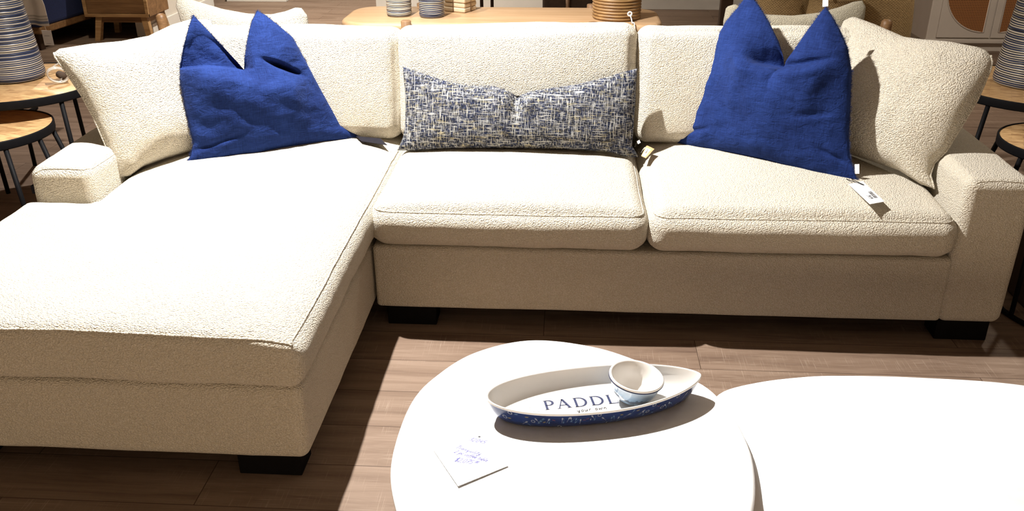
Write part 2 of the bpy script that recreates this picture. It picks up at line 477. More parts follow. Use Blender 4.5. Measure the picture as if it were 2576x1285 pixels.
M['herring'] = herring('patched_wood_top')

def weave(name, c1, c2, sx, sz, cyl=True):
    s = NT(name)
    tc = s.node('ShaderNodeTexCoord'); sp = s.node('ShaderNodeSeparateXYZ'); s.link(tc.outputs['Object'], sp.inputs[0])
    ang = s.math('ARCTAN2', sp.outputs[1], sp.outputs[0])
    a = s.math('SINE', s.math('MULTIPLY', ang, float(sx)))
    zz = s.math('MULTIPLY', sp.outputs[2], float(sz))
    row = s.math('FLOOR', s.math('DIVIDE', zz, math.pi))
    ph = s.math('SINE', s.math('ADD', s.math('MULTIPLY', ang, float(sx)), s.math('MULTIPLY', row, math.pi)))
    zr = s.math('ABSOLUTE', s.math('SINE', zz))
    n = s.noise(s.coord((1, 1, 1)), 90, 3)
    h = s.math('ADD', s.math('MULTIPLY', s.math('ADD', s.math('MULTIPLY', ph, 0.5), 0.5), 0.6), s.math('MULTIPLY', zr, 0.8))
    h = s.math('ADD', h, s.math('MULTIPLY', n, 0.5))
    col = s.ramp(s.math('MULTIPLY', h, 0.55), [(0.25, c1), (0.75, c2)])
    s.set(col, 0.75, 0, 0.2); s.bump(h, 1.0, 0.003)
    return s.m
M['seagrass'] = weave('woven_seagrass', (0.10, 0.055, 0.02), (0.50, 0.34, 0.16), 70, 430)
M['rattan'] = wood('split_rattan', (0.16, 0.08, 0.03), (0.50, 0.30, 0.12), 0, 0.6, 0.45)

def cane():
    s = NT('woven_cane')
    sp = s.node('ShaderNodeSeparateXYZ'); tc = s.node('ShaderNodeTexCoord'); s.link(tc.outputs['Object'], sp.inputs[0])
    a = s.math('SINE', s.math('MULTIPLY', sp.outputs[0], 480.0)); b = s.math('SINE', s.math('MULTIPLY', sp.outputs[2], 480.0))
    hole = s.math('GREATER_THAN', s.math('MULTIPLY', s.math('ADD', a, 1.0), s.math('ADD', b, 1.0)), 1.6)
    col = s.mix(hole, (0.33, 0.14, 0.05), (0.035, 0.015, 0.008))
    s.set(col, 0.6, 0, 0.2)
    return s.m
M['cane'] = cane()

def towel_mat():
    s = NT('striped_linen_towel')
    sp = s.node('ShaderNodeSeparateXYZ'); tc = s.node('ShaderNodeTexCoord'); s.link(tc.outputs['Object'], sp.inputs[0])
    z = s.math('FRACT', s.math('MULTIPLY', sp.outputs[2], 7.0))
    col = s.ramp(z, [(0.0, (0.66, 0.62, 0.57)), (0.22, (0.66, 0.62, 0.57)), (0.24, (0.16, 0.19, 0.28)), (0.33, (0.16, 0.19, 0.28)), (0.35, (0.66, 0.62, 0.57)),
                     (0.42, (0.30, 0.29, 0.28)), (0.46, (0.66, 0.62, 0.57)), (0.55, (0.35, 0.33, 0.31)), (0.58, (0.66, 0.62, 0.57))])
    s.set(col, 0.95, 0, 0.1); s.bump(s.noise(s.coord(), 300, 2), 0.5, 0.001)
    return s.m
M['towel'] = towel_mat()

def bowl_mat():
    s = NT('blue_landscape_glaze')
    sp = s.node('ShaderNodeSeparateXYZ'); tc = s.node('ShaderNodeTexCoord'); s.link(tc.outputs['Object'], sp.inputs[0])
    n = s.noise(s.coord((1, 1, 1)), 60, 5, 0.6)
    n2 = s.noise(s.coord((30, 30, 110)), 1.0, 3)
    h = s.math('ADD', s.math('MULTIPLY', sp.outputs[2], 14.0), s.math('MULTIPLY', s.math('SUBTRACT', n, 0.5), 0.55))
    col = s.ramp(h, [(0.0, (0.05, 0.12, 0.25)), (0.18, (0.22, 0.36, 0.52)), (0.28, (0.02, 0.035, 0.07)), (0.40, (0.03, 0.06, 0.12)), (0.43, (0.20, 0.34, 0.52)), (0.62, (0.30, 0.43, 0.60)), (1.0, (0.48, 0.56, 0.68))])
    col = s.mix(s.math('MULTIPLY', n2, 0.35), col, (0.55, 0.65, 0.75))
    s.set(col, 0.12, 0, 0.7)
    return s.m
M['bowl'] = bowl_mat()

def hull_mat():
    s = NT('navy_glaze')
    n = s.noise(s.coord(), 25, 2)
    s.set(s.ramp(n, [(0.3, (0.009, 0.021, 0.08)), (0.7, (0.016, 0.036, 0.13))]), 0.22, 0, 0.6)
    return s.m
M['hull'] = hull_mat()
for nm, c in (('deco_white', (0.26, 0.28, 0.32)), ('deco_blue', (0.06, 0.12, 0.20)), ('deco_yellow', (0.20, 0.16, 0.06)), ('deco_red', (0.10, 0.035, 0.06)), ('deco_olive', (0.12, 0.12, 0.10))):
    M[nm] = plain(nm, c, 0.3, bump=0)

# ------------------------------------------------------------------ soft shapes
def cushion_fn(h, r, crown, bulge=(0, 0), lump=0.003, seed=0.0):
    hx, hy, hz = h
    def f(x, y, z):
        q = Vector((max(-(hx - r), min(hx - r, x)), max(-(hy - r), min(hy - r, y)), max(-(hz - r), min(hz - r, z))))
        d = Vector((x, y, z)) - q
        if d.length > 1e-9:
            p = q + d.normalized() * r
        else:
            p = Vector((x, y, z))
        u, v, w = x / hx, y / hy, z / hz
        cz = crown[0] if w > 0 else crown[1]
        p.z += (1 if w > 0 else -1) * abs(w) * cz * (max(0, 1 - u * u) * max(0, 1 - v * v)) ** 0.6
        p.x += bulge[0] * u * abs(u) ** 3 * max(0, 1 - w * w) * (1 - 0.5 * v * v)
        p.y += bulge[1] * v * abs(v) ** 3 * max(0, 1 - w * w) * (1 - 0.5 * u * u)
        if lump:
            nz = mnoise.noise_vector(Vector((p.x * 5 + seed, p.y * 5, p.z * 5)))
            p += nz * lump
            nz = mnoise.noise_vector(Vector((p.x * 17 + seed, p.y * 17, p.z * 17)))
            p += nz * lump * 0.3
        return p
    return f

def axis_samples(h, r, n):
    e = [h - r + r * math.tan(math.radians(a)) for a in (45, 37, 29, 21, 13, 5)]
    inner = np.linspace(-(h - r), h - r, n)
    return sorted([-x for x in e] + list(inner) + e)

def cushion_mesh(name, h, r, fn, n=(24, 18, 6)):
    ax = [axis_samples(h[i], r, n[i]) for i in range(3)]
    V = []; F = []; idx = {}
    def vid(p):
        k = (round(p[0], 5), round(p[1], 5), round(p[2], 5))
        if k not in idx:
            idx[k] = len(V); V.append(fn(*p))
        return idx[k]
    for a, b, c in ((0, 1, 2), (1, 2, 0), (2, 0, 1)):
        for s in (-1, 1):
            for i in range(len(ax[a]) - 1):
                for j in range(len(ax[b]) - 1):
                    q = []
                    for (ii, jj) in ((i, j), (i + 1, j), (i + 1, j + 1), (i, j + 1)):
                        p = [0, 0, 0]; p[a] = ax[a][ii]; p[b] = ax[b][jj]; p[c] = s * h[c]
                        q.append(vid(p))
                    F.append(tuple(q if s > 0 else q[::-1]))
    return mesh(name, V, F)

def piping_path(h, r, fn, top=True, k=0.35, n=40):
    hx, hy, hz = h; pts = []
    s = 1 if top else -1
    rc = r * 1.0
    def corner(cx, cy, a0):
        for t in range(7):
            a = a0 + math.pi / 2 * t / 6
            pts.append((cx + math.cos(a) * rc, cy + math.sin(a) * rc))
    corner(hx - rc, hy - rc, 0); corner(-hx + rc, hy - rc, math.pi / 2)
    corner(-hx + rc, -hy + rc, math.pi); corner(hx - rc, -hy + rc, 1.5 * math.pi)
    P = resample(pts, n * 4, True)
    out = []
    for x, y in P:
        out.append(fn(x * (1 - 0.0), y, s * (hz - r * 0.05)))
    return out

def cushion(name, size, r, crown, mat, parent, matrix, bulge=(0.012, 0.012), lump=0.004, seed=0.0, pipe=True, n=(26, 20, 7)):
    h = tuple(x / 2 for x in size)
    fn = cushion_fn(h, r, crown, bulge, lump, seed)
    o = link(name, cushion_mesh(name, h, r, fn, n), mat, parent)
    o.matrix_local = matrix
    if pipe:
        p = tube('piping', piping_path(h, r, fn), 0.0026, mat, o, 8, True)
    return o

def interp_line(pts, t):
    P = np.array(pts, float)
    d = np.r_[0, np.cumsum(np.linalg.norm(np.diff(P, axis=0), axis=1))]
    d /= d[-1]
    return np.array([np.interp(t, d, P[:, k]) for k in range(P.shape[1])])

def warp_samples(n, anchors=None):
    """t samples in 0..1, denser at ends"""
    t = np.linspace(0, 1, n)
    return t + 0.06 * np.sin(2 * math.pi * t) * -1 * 0.9

def pillow_mesh(name, L, T, R, B, n, m, tf, tb, pw=2.2, q=0.5, extra=None, wr=0.003, seed=0.0, tnotch=None, edge_lift=0.0):
    """Coons patch between four 2-D boundary curves; front is +z, back is -z (local)."""
    us = warp_samples(n); vs = warp_samples(m)
    bt = [interp_line(B, u) for u in us]
    if tnotch is None: tp = [interp_line(T, u) for u in us]
    else:                                 # keep the notch at u = tnotch
        k = tnotch[1]; T1 = T[:k + 1]; T2 = T[k:]
        tp = [interp_line(T1, u / tnotch[0]) if u < tnotch[0] else interp_line(T2, (u - tnotch[0]) / (1 - tnotch[0])) for u in us]
    lf = [interp_line(L, v) for v in vs]; rt = [interp_line(R, v) for v in vs]
    P00, P10, P01, P11 = lf[0], rt[0], lf[-1], rt[-1]
    V = []; idf = {}; idb = {}
    UV = []
    for j, v in enumerate(vs):
        for i, u in enumerate(us):
            p = (1 - v) * bt[i] + v * tp[i] + (1 - u) * lf[j] + u * rt[j] - ((1 - u) * (1 - v) * P00 + u * (1 - v) * P10 + (1 - u) * v * P01 + u * v * P11)
            UU, VV = 2 * u - 1, 2 * v - 1
            hh = (max(0.0, 1 - abs(UU) ** pw) * max(0.0, 1 - abs(VV) ** pw)) ** q
            w = min(1.0, hh * 2.5)
            nz = (mnoise.noise(Vector((p[0] * 9 + seed, p[1] * 9, 1.3))) + 0.5 * mnoise.noise(Vector((p[0] * 22 + seed, p[1] * 22, 2.1)))) * wr * w
            zf = tf * hh + nz; zb = -tb * hh
            if extra is not None:
                zf += extra(p[0], p[1], u, v) * min(1.0, hh * 3)
            edge = i in (0, n - 1) or j in (0, m - 1)
            idf[i, j] = len(V); V.append((p[0], p[1], 0.0 if edge else max(zf, zb + 0.004)))
            if edge: idb[i, j] = idf[i, j]
            else:
                idb[i, j] = len(V); V.append((p[0], p[1], zb))
    F = []
    for j in range(m - 1):
        for i in range(n - 1):
            F.append((idf[i, j], idf[i + 1, j], idf[i + 1, j + 1], idf[i, j + 1]))
            F.append((idb[i, j], idb[i, j + 1], idb[i + 1, j + 1], idb[i + 1, j]))
    return mesh(name, V, F)

def frame_matrix(fr, off=0.0):
    A, e, u, n = [Vector(x) for x in fr]
    A = A + n * off
    return Matrix(((e.x, u.x, n.x, A.x), (e.y, u.y, n.y, A.y), (e.z, u.z, n.z, A.z), (0, 0, 0, 1)))

def fringe(name, lines, mat, parent, dens=900, ln=0.013, center=(0.3, 0.25)):
    V = []; F = []
    for pts in lines:
        P = np.array(pts, float); tot = np.sum(np.linalg.norm(np.diff(P, axis=0), axis=1))
        k = int(tot * dens)
        for i in range(k):
            t = random.random()
            p = interp_line(pts, t); p2 = interp_line(pts, min(1, t + 0.01)); p1 = interp_line(pts, max(0, t - 0.01))
            d = p2 - p1; d /= (np.linalg.norm(d) + 1e-9)
            nn = np.array([d[1], -d[0]])
            if nn @ (p - np.array(center)) < 0: nn = -nn
            a = random.gauss(0.25 * math.sin(t * 61), 0.45)
            dr = nn * math.cos(a) + d * math.sin(a)
            l = ln * random.uniform(0.3, 1.0) * (0.75 + 0.35 * math.sin(t * 97)); w = 0.00035
            z = random.uniform(-0.003, 0.003); z2 = z + random.uniform(-0.006, 0.006)
            b = len(V); s = np.array([-dr[1], dr[0]])
            q0 = p - nn * 0.002
            V += [(q0[0] - s[0] * w, q0[1] - s[1] * w, z), (q0[0] + s[0] * w, q0[1] + s[1] * w, z), (p[0] + dr[0] * l, p[1] + dr[1] * l, z2)]
            V += [(q0[0], q0[1], z - w), (q0[0], q0[1], z + w), (p[0] + dr[0] * l, p[1] + dr[1] * l, z2)]
            F += [(b, b + 1, b + 2), (b + 3, b + 4, b + 5)]
    return link(name, mesh(name, V, F), mat, parent, smooth=False)

# flat lettering ---------------------------------------------------
def ribbon(V, F, pts, w, z=0.0):
    P = [Vector((p[0], p[1], 0)) for p in pts]
    m = len(P)
    ws = w if isinstance(w, list) else [w] * m
    b = len(V)
    for i in range(m):
        t = P[min(i + 1, m - 1)] - P[max(i - 1, 0)]
        if t.length < 1e-9: t = Vector((1, 0, 0))
        t.normalize(); s = Vector((-t.y, t.x, 0)) * ws[i] / 2
        V.append((P[i].x + s.x, P[i].y + s.y, z)); V.append((P[i].x - s.x, P[i].y - s.y, z))
    for i in range(m - 1):
        F.append((b + 2 * i, b + 2 * i + 1, b + 2 * i + 3, b + 2 * i + 2))

def arc(cx, cy, rx, ry, a0, a1, n=14):
    return [(cx + rx * math.cos(math.radians(a0 + (a1 - a0) * i / n)), cy + ry * math.sin(math.radians(a0 + (a1 - a0) * i / n))) for i in range(n + 1)]

def serif_glyph(ch):
    """strokes (points, widths) in a unit-height box; returns strokes, advance"""
    S = []; th = 0.16; tn = 0.062
    def stem(x, y0=0.0, y1=1.0, w=th, serifs=(1, 1)):
        S.append(([(x, y0), (x, y1)], w))
        if serifs[0]: S.append(([(x - 0.14, y0 + 0.018), (x + 0.14, y0 + 0.018)], 0.036))
        if serifs[1]: S.append(([(x - 0.14, y1 - 0.018), (x + 0.14, y1 - 0.018)], 0.036))
    def bowlarc(cx, cy, rx, ry):
        p = arc(cx, cy, rx, ry, 90, -90, 22)
        w = [tn + (th - tn) * math.sin(math.pi * i / 22) ** 1.3 for i in range(23)]
        S.append((p, w))
    if ch == 'P':
        stem(0.2); S.append(([(0.2, 0.978), (0.40, 0.978)], tn)); S.append(([(0.2, 0.47), (0.40, 0.47)], tn)); bowlarc(0.40, 0.724, 0.26, 0.254); adv = 0.86
    elif ch == 'A':
        S.append(([(0.10, 0.02), (0.43, 1.0)], tn)); S.append(([(0.43, 1.0), (0.80, 0.02)], th)); S.append(([(0.21, 0.34), (0.66, 0.34)], tn))
        S.append(([(-0.02, 0.018), (0.24, 0.018)], 0.036)); S.append(([(0.62, 0.018), (0.94, 0.018)], 0.036)); adv = 1.05
    elif ch == 'D':
        stem(0.2); S.append(([(0.2, 0.978), (0.42, 0.978)], tn)); S.append(([(0.2, 0.022), (0.42, 0.022)], tn)); bowlarc(0.42, 0.5, 0.44, 0.478); adv = 1.08
    elif ch == 'L':
        stem(0.2); S.append(([(0.2, 0.022), (0.70, 0.022)], tn)); S.append(([(0.70, 0.0), (0.74, 0.26)], 0.035)); adv = 0.92
    else:
        stem(0.2); S.append(([(0.2, 0.022), (0.70, 0.022)], tn)); S.append(([(0.2, 0.978), (0.68, 0.978)], tn)); S.append(([(0.2, 0.51), (0.52, 0.51)], tn))
        S.append(([(0.70, 0.0), (0.74, 0.26)], 0.035)); S.append(([(0.68, 1.0), (0.70, 0.78)], 0.035)); S.append(([(0.52, 0.40), (0.52, 0.62)], 0.035)); adv = 0.92
    return S, adv

HAND = {
 'a': ([[(.38, .42), (.2, .5), (.06, .3), (.12, .05), (.3, .08), (.4, .4), (.4, .1), (.52, .02)]], .52),
 'b': ([[(.08, 1), (.06, .05), (.25, .0), (.4, .2), (.3, .45), (.08, .35)]], .5),
 'c': ([[(.38, .42), (.2, .5), (.06, .28), (.16, .02), (.42, .1)]], .42),
 'e': ([[(.06, .22), (.3, .3), (.32, .48), (.14, .46), (.08, .2), (.2, .0), (.42, .1)]], .42),
 'f': ([[(.42, .95), (.28, 1), (.2, .7), (.16, -.3)], [(.02, .45), (.36, .48)]], .36),
 'g': ([[(.38, .42), (.2, .5), (.06, .3), (.16, .05), (.38, .3), (.36, -.3), (.12, -.42), (.1, -.25), (.5, .05)]], .5),
 'i': ([[(.06, .45), (.08, .06), (.22, .04)], [(.08, .68), (.1, .7)]], .24),
 'l': ([[(.08, 1), (.06, .1), (.2, .02)]], .24),
 'n': ([[(.05, .45), (.06, .0)], [(.06, .3), (.25, .48), (.34, .3), (.36, .04), (.48, .04)]], .5),
 'o': ([[(.22, .48), (.06, .3), (.14, .02), (.34, .1), (.36, .38), (.22, .48)]], .46),
 'p': ([[(.1, .48), (.02, -.42)], [(.08, .35), (.28, .5), (.38, .28), (.2, .04), (.06, .14)]], .48),
 'q': ([[(.36, .42), (.2, .5), (.06, .28), (.2, .04), (.36, .3), (.32, -.4), (.44, -.3)]], .5),
 'r': ([[(.06, .48), (.06, .0)], [(.07, .3), (.2, .46), (.34, .44)]], .36),
 't': ([[(.16, .85), (.12, .08), (.28, .04)], [(.0, .52), (.32, .55)]], .32),
 'u': ([[(.06, .46), (.06, .12), (.2, .02), (.36, .2), (.38, .46), (.38, .06), (.5, .04)]], .52),
 'w': ([[(.04, .46), (.1, .04), (.26, .36), (.4, .04), (.54, .46), (.62, .42)]], .64),
 'y': ([[(.06, .46), (.08, .14), (.24, .1), (.38, .46)], [(.38, .46), (.26, -.36), (.08, -.4), (.46, .02)]], .5),
 'T': ([[(.0, .94), (.7, 1)], [(.38, .98), (.24, .0)]], .6),
 '0': ([[(.24, 1), (.06, .6), (.12, .08), (.34, .06), (.44, .5), (.36, .92), (.24, 1)]], .56),
 '2': ([[(.04, .8), (.2, 1), (.4, .8), (.3, .45), (.02, .02), (.46, .06)]], .56),
 '3': ([[(.04, .92), (.3, 1), (.4, .78), (.16, .55), (.42, .4), (.34, .06), (.02, .06)]], .56),
 '4': ([[(.12, 1), (.02, .45), (.44, .5)], [(.38, .95), (.32, .0)]], .56),
 '5': ([[(.44, 1), (.12, .96), (.08, .56), (.38, .56), (.4, .12), (.04, .02)]], .56),
 '7': ([[(.04, .95), (.44, 1), (.16, .0)], [(.1, .5), (.4, .54)]], .54),
 '$': ([[(.42, .85), (.14, .9), (.08, .6), (.4, .4), (.34, .1), (.02, .14)], [(.24, 1.1), (.2, -.1)], [(.34, 1.1), (.3, -.1)]], .56),
 ',': ([[(.1, .08), (.04, -.18)]], .22), ' ': ([], .4)}

def hand_text(V, F, txt, org, size, w, slant=0.25, rise=0.0, spacing=1.0, supers=None):
    x = 0.0
    for k, ch in enumerate(txt):
        st, adv = HAND[ch]
        sc = size; oy = 0.0
        if supers is not None and k >= supers: sc = size * 0.5; oy = size * 0.45
        for s in st:
            pts = [(q[0], q[1]) for q in s]
            if len(pts) > 2: pts = [tuple(p) for p in catmull(pts, 5)]
            ribbon(V, F, [(org[0] + x + (p[0] + p[1] * slant) * sc, org[1] + oy + p[1] * sc + rise * x) for p in pts], w)
        x += adv * sc * spacing
    return x
T3 = Matrix.Translation
def Rz(a): return Matrix.Rotation(math.radians(a), 4, 'Z')
def Rx(a): return Matrix.Rotation(math.radians(a), 4, 'X')
def Ry(a): return Matrix.Rotation(math.radians(a), 4, 'Y')
WORLD_ROOTS = []
def wthing(name, label, cat, loc, group=None):
    """a thing whose parts are written in room coordinates"""
    o = thing(name, label, cat, loc, group=group); WORLD_ROOTS.append(o); return o

# ------------------------------------------------------------------ room
fl = box('floor', -9, 9, -6, 12, -0.05, 0.0, M['floor'], bev=0); struct(fl)
w = box('wall_back', -1.32, 9, 6.55, 6.7, 0, 3.2, M['wall'], bev=0); struct(w)
w = box('baseboard_back', -1.32, 9, 6.535, 6.55, 0, 0.10, M['trim'], bev=0.003); struct(w)
w = box('wall_far', -9, 9, 11.9, 12.0, 0, 3.2, M['wall'], bev=0); struct(w)
w = box('wall_left', -9.1, -9, -6, 12, 0, 3.2, M['wall'], bev=0); struct(w)
w = box('wall_right', 9, 9.1, -6, 12, 0, 3.2, M['wall'], bev=0); struct(w)
w = box('wall_front', -9, 9, -6.1, -6, 0, 3.2, M['wall'], bev=0); struct(w)
w = box('wall_partition', -3.16, -3.02, 5.0, 6.46, 0, 3.2, M['wall'], bev=0); struct(w)
w = box('baseboard_partition', -3.02, -3.005, 5.0, 6.475, 0, 0.11, M['trim'], bev=0.003); struct(w)
w = box('wall_niche', -9, -3.16, 5.55, 5.7, 0, 3.2, M['darkwall'], bev=0); struct(w)
w = box('baseboard_niche', -9, -3.16, 5.53, 5.55, 0, 0.13, M['blackskirt'], bev=0.003); struct(w)
w = box('ceiling', -9.1, 9.1, -6.1, 12, 3.2, 3.3, M['wall'], bev=0); struct(w)

# ------------------------------------------------------------------ sectional sofa
sofa = wthing('sectional_sofa', 'large cream boucle sectional sofa with chaise on its left side', 'sofa', (0.5, 0.5, 0))
def upholstered(name, x0, x1, y0, y1, z0, z1, r, crown=(0.0, 0.0), bulge=(0.0, 0.0), lump=0.003, seed=0, pipe=False, n=(22, 22, 14), mat='sofa'):
    return cushion(name, (x1 - x0, y1 - y0, z1 - z0), r, crown, M[mat], sofa, T3(((x0 + x1) / 2, (y0 + y1) / 2, (z0 + z1) / 2)), bulge, lump, seed, pipe, n)
upholstered('base', 0.006, 2.0, 0.0, 1.02, 0.08, 0.325, 0.016, lump=0.002, n=(40, 16, 8))
upholstered('chaise_base', -1.165, -0.002, -0.885, 1.02, 0.08, 0.325, 0.03, lump=0.003, n=(26, 34, 8))
# arms
ARM_R = upholstered('arm', 1.990, 2.206, -0.004, 1.02, 0.078, 0.607, 0.032, (0.012, 0), (0.004, 0.006), 0.003, 3, False, (10, 30, 16))
ARM_L = upholstered('arm', -1.168, -0.952, -0.03, 1.02, 0.078, 0.600, 0.036, (0.014, 0), (0.004, 0.006), 0.004, 5, False, (10, 30, 16))
upholstered('back_frame', -1.16, 2.2, 0.93, 1.06, 0.079, 0.76, 0.03, lump=0.002, n=(50, 6, 18))
def seam(name, pts):
    tube(name, pts, 0.003, M['sofa'], sofa, 6)
# arm front panel seams, lying on the upholstery
from mathutils.bvhtree import BVHTree
def arm_seam(arm, pts):
    me_ = arm.data; off = arm.matrix_basis.translation
    bv = BVHTree.FromPolygons([v.co.copy() for v in me_.vertices], [tuple(p.vertices) for p in me_.polygons])
    P = [bv.find_nearest(Vector(p) - off)[0] for p in resample(pts, 60)]
    tube('seam', P, 0.0018, M['sofa'], arm, 6)
arm_seam(ARM_R, [(2.012, -0.002, 0.600), (2.04, -0.002, 0.614), (2.10, -0.002, 0.62), (2.18, -0.002, 0.606)])
arm_seam(ARM_L, [(-1.166, -0.028, 0.30), (-1.160, -0.026, 0.57), (-1.12, -0.026, 0.60), (-1.05, -0.026, 0.61), (-0.975, -0.022, 0.60), (-0.955, 0.02, 0.59), (-0.953, 0.3, 0.59)])
# seat cushions
def seat(x0, x1, seed):
    c = cushion('seat_cushion', (x1 - x0, 0.93, 0.155), 0.060, (0.040, 0.0), M['sofa'], sofa, T3(((x0 + x1) / 2, 0.435, 0.402)), (0.004, 0.018), 0.004, seed, True, (34, 30, 6))
seat(0.004, 0.962, 1.0); seat(0.966, 1.992, 8.0)

# chaise cushion: a T shaped pad that wraps in front of the arm
def chaise_cushion():
    me = bpy.data.meshes.new('tmp'); bm = bmesh.new()
    boxbm(bm, -0.945, 0.012, -0.915, 0.90, 0.327, 0.488)
    boxbm(bm, -1.185, -0.5, -0.915, -0.045, 0.3272, 0.4878)
    bm.to_mesh(me); bm.free()
    o = bpy.data.objects.new('tmp', me); COL.objects.link(o)
    r = o.modifiers.new('r', 'REMESH'); r.mode = 'VOXEL'; r.voxel_size = 0.0125
    s = o.modifiers.new('s', 'SMOOTH'); s.iterations = 28; s.factor = 0.6
    dg = bpy.context.evaluated_depsgraph_get()
    me2 = bpy.data.meshes.new_from_object(o.evaluated_get(dg))
    bpy.data.objects.remove(o); me2.materials.clear()
    for v in me2.vertices:
        x, y, z = v.co
        d1 = min(x + 0.945, 0.012 - x, y + 0.915, 0.9 - y)
        d2 = min(x + 1.185, 0.012 - x, y + 0.915, -0.045 - y)
        d = max(d1, d2, 0.0)
        t = (z - 0.4075) / 0.08
        k = 1 - math.exp(-d / 0.14)
        if t > 0:
            z += t * 0.036 * k
            u_ = (x + 1.185) / 1.197
            fr_ = max(0.0, 1 - (y + 0.915) / 0.45)
            z += t * (0.020 * math.sin(math.pi * min(1, max(0, u_)) ** 0.8) - 0.016) * fr_ * fr_
            z -= t * 0.014 * max(0.0, 1 - (0.012 - x) / 0.22) ** 2
        nz = mnoise.noise_vector(Vector((x * 5, y * 5, z * 5))) * 0.004 + mnoise.noise_vector(Vector((x * 16, y * 16, z * 16))) * 0.0016
        # overhang bulge
        bx = 0.012 * (1 - min(1, t * t)) * max(0, 1 - (0.012 - x) / 0.05) if x > -0.03 else 0
        v.co = Vector((x + bx, y, z)) + nz
    me2.name = 'chaise_cushion'
    c = link('chaise_cushion', me2, M['sofa'], sofa)
    # piping round the top edge
    out = [(-0.945, -0.03), (-1.17, -0.05), (-1.182, -0.3), (-1.182, -0.87), (-1.14, -0.912), (-0.6, -0.914), (-0.03, -0.914), (0.010, -0.87), (0.012, -0.3), (0.012, 0.6)]
    P = resample(catmull(out, 8), 160)
    bv = BVHTree.FromPolygons([v.co.copy() for v in me2.vertices], [tuple(p.vertices) for p in me2.polygons])
    pts = []
    for x, y in P:
        hit = bv.find_nearest(Vector((x, y, 0.492)))
        pts.append(hit[0])
    tube('piping', pts, 0.003, M['sofa'], c, 6)
chaise_cushion()

# back cushions
def back(x0, x1, zc, yc, tilt, hgt, seed, rz=0.0, roll=0.0):
    m = T3(((x0 + x1) / 2, yc, zc)) @ Rz(rz) @ Rx(-tilt) @ Ry(-roll) @ Rx(90)
    cushion('back_cushion', (x1 - x0, hgt, 0.20), 0.052, (0.045, 0.03), M['sofa'], sofa, m, (0.012, 0.010), 0.007, seed, False, (30, 18, 7))
back(-0.93, 0.004, 0.708, 0.765, 11, 0.435, 11.0)
back(0.003, 0.943, 0.715, 0.768, 11, 0.448, 14.0, 0, 1.5)
back(0.957, 1.93, 0.715, 0.768, 11, 0.445, 17.0)
# feet
for (x, y) in ((-0.13, -0.80), (2.09, 0.07), (0.13, 0.07), (-1.05, -0.80), (-1.05, 0.9), (2.05, 0.9)):
    box('foot', x - 0.09, x + 0.09, y - 0.05, y + 0.05, 0, 0.082, M['foot'], sofa, 0.004)
# small maker's tab sewn to the left arm
box('label_tab', -1.180, -1.166, -0.012, 0.012, 0.50, 0.53, M['black_tag'], sofa, 0.001)

# ------------------------------------------------------------------ loose boucle corner pillows
def corner_pillow(key, L, T, R, B, label, off, seed):
    root = thing('corner_pillow', label, 'pillow', matrix=frame_matrix(FR[key], off), group=None)
    def lumps(a, b, u, v):
        return 0.010 * mnoise.noise(Vector((a * 4 + seed, b * 4, 0.2))) + 0.012 * mnoise.noise(Vector((a * 7, b * 7 + seed, 3.3)))
    me = pillow_mesh('pillow_body', L, T, R, B, 70, 60, 0.125, 0.045, 2.6, 0.52, lumps, 0.005, seed)
    o = link('pillow_body', me, M['sofa_pillow'], root)
    tube('edge_seam', [(p[0], p[1], 0.0) for p in resample(L if key == 'cL' else R, 60)], 0.004, M['sofa_pillow'], root, 6)
    return root
DL = DATA
cl_l = DL['cl_l'][:-1] + [(-0.047, 0.465), (-0.043, 0.480)]; cl_t = [(-0.043, 0.480), (-0.020, 0.490)] + DL['cl_t'][2:] + [(0.53, 0.515), (0.61, 0.50)]
corner_pillow('cL', cl_l, cl_t, [(0.60, 0.0), (0.585, 0.12), (0.585, 0.3), (0.61, 0.50)], [(0, 0), (0.04, -0.008), (0.10, 0.012), (0.2, 0.018), (0.4, 0.015), (0.6, 0.0)],
              'loose cream boucle pillow propped on the left arm beside the chaise', 0.0, 2.0)
corner_pillow('cR', [(-0.10, 0.0), (-0.09, 0.15), (-0.10, 0.35), (-0.137, 0.505)], [(-0.137, 0.505)] + DL['cr_t'][1:-1] + [(0.470, 0.498), (0.492, 0.484)], DL['cr_r'][:-2] + [(0.514, 0.431), (0.508, 0.462), (0.492, 0.484)], [(-0.10, 0.0), (0.05, 0.02), (0.2, 0.022), (0.36, 0.022), (0.46, 0.0), (0.514, 0.0)],
              'loose cream boucle pillow propped on the right arm, blue pillow shadow across it', 0.0, 6.0)

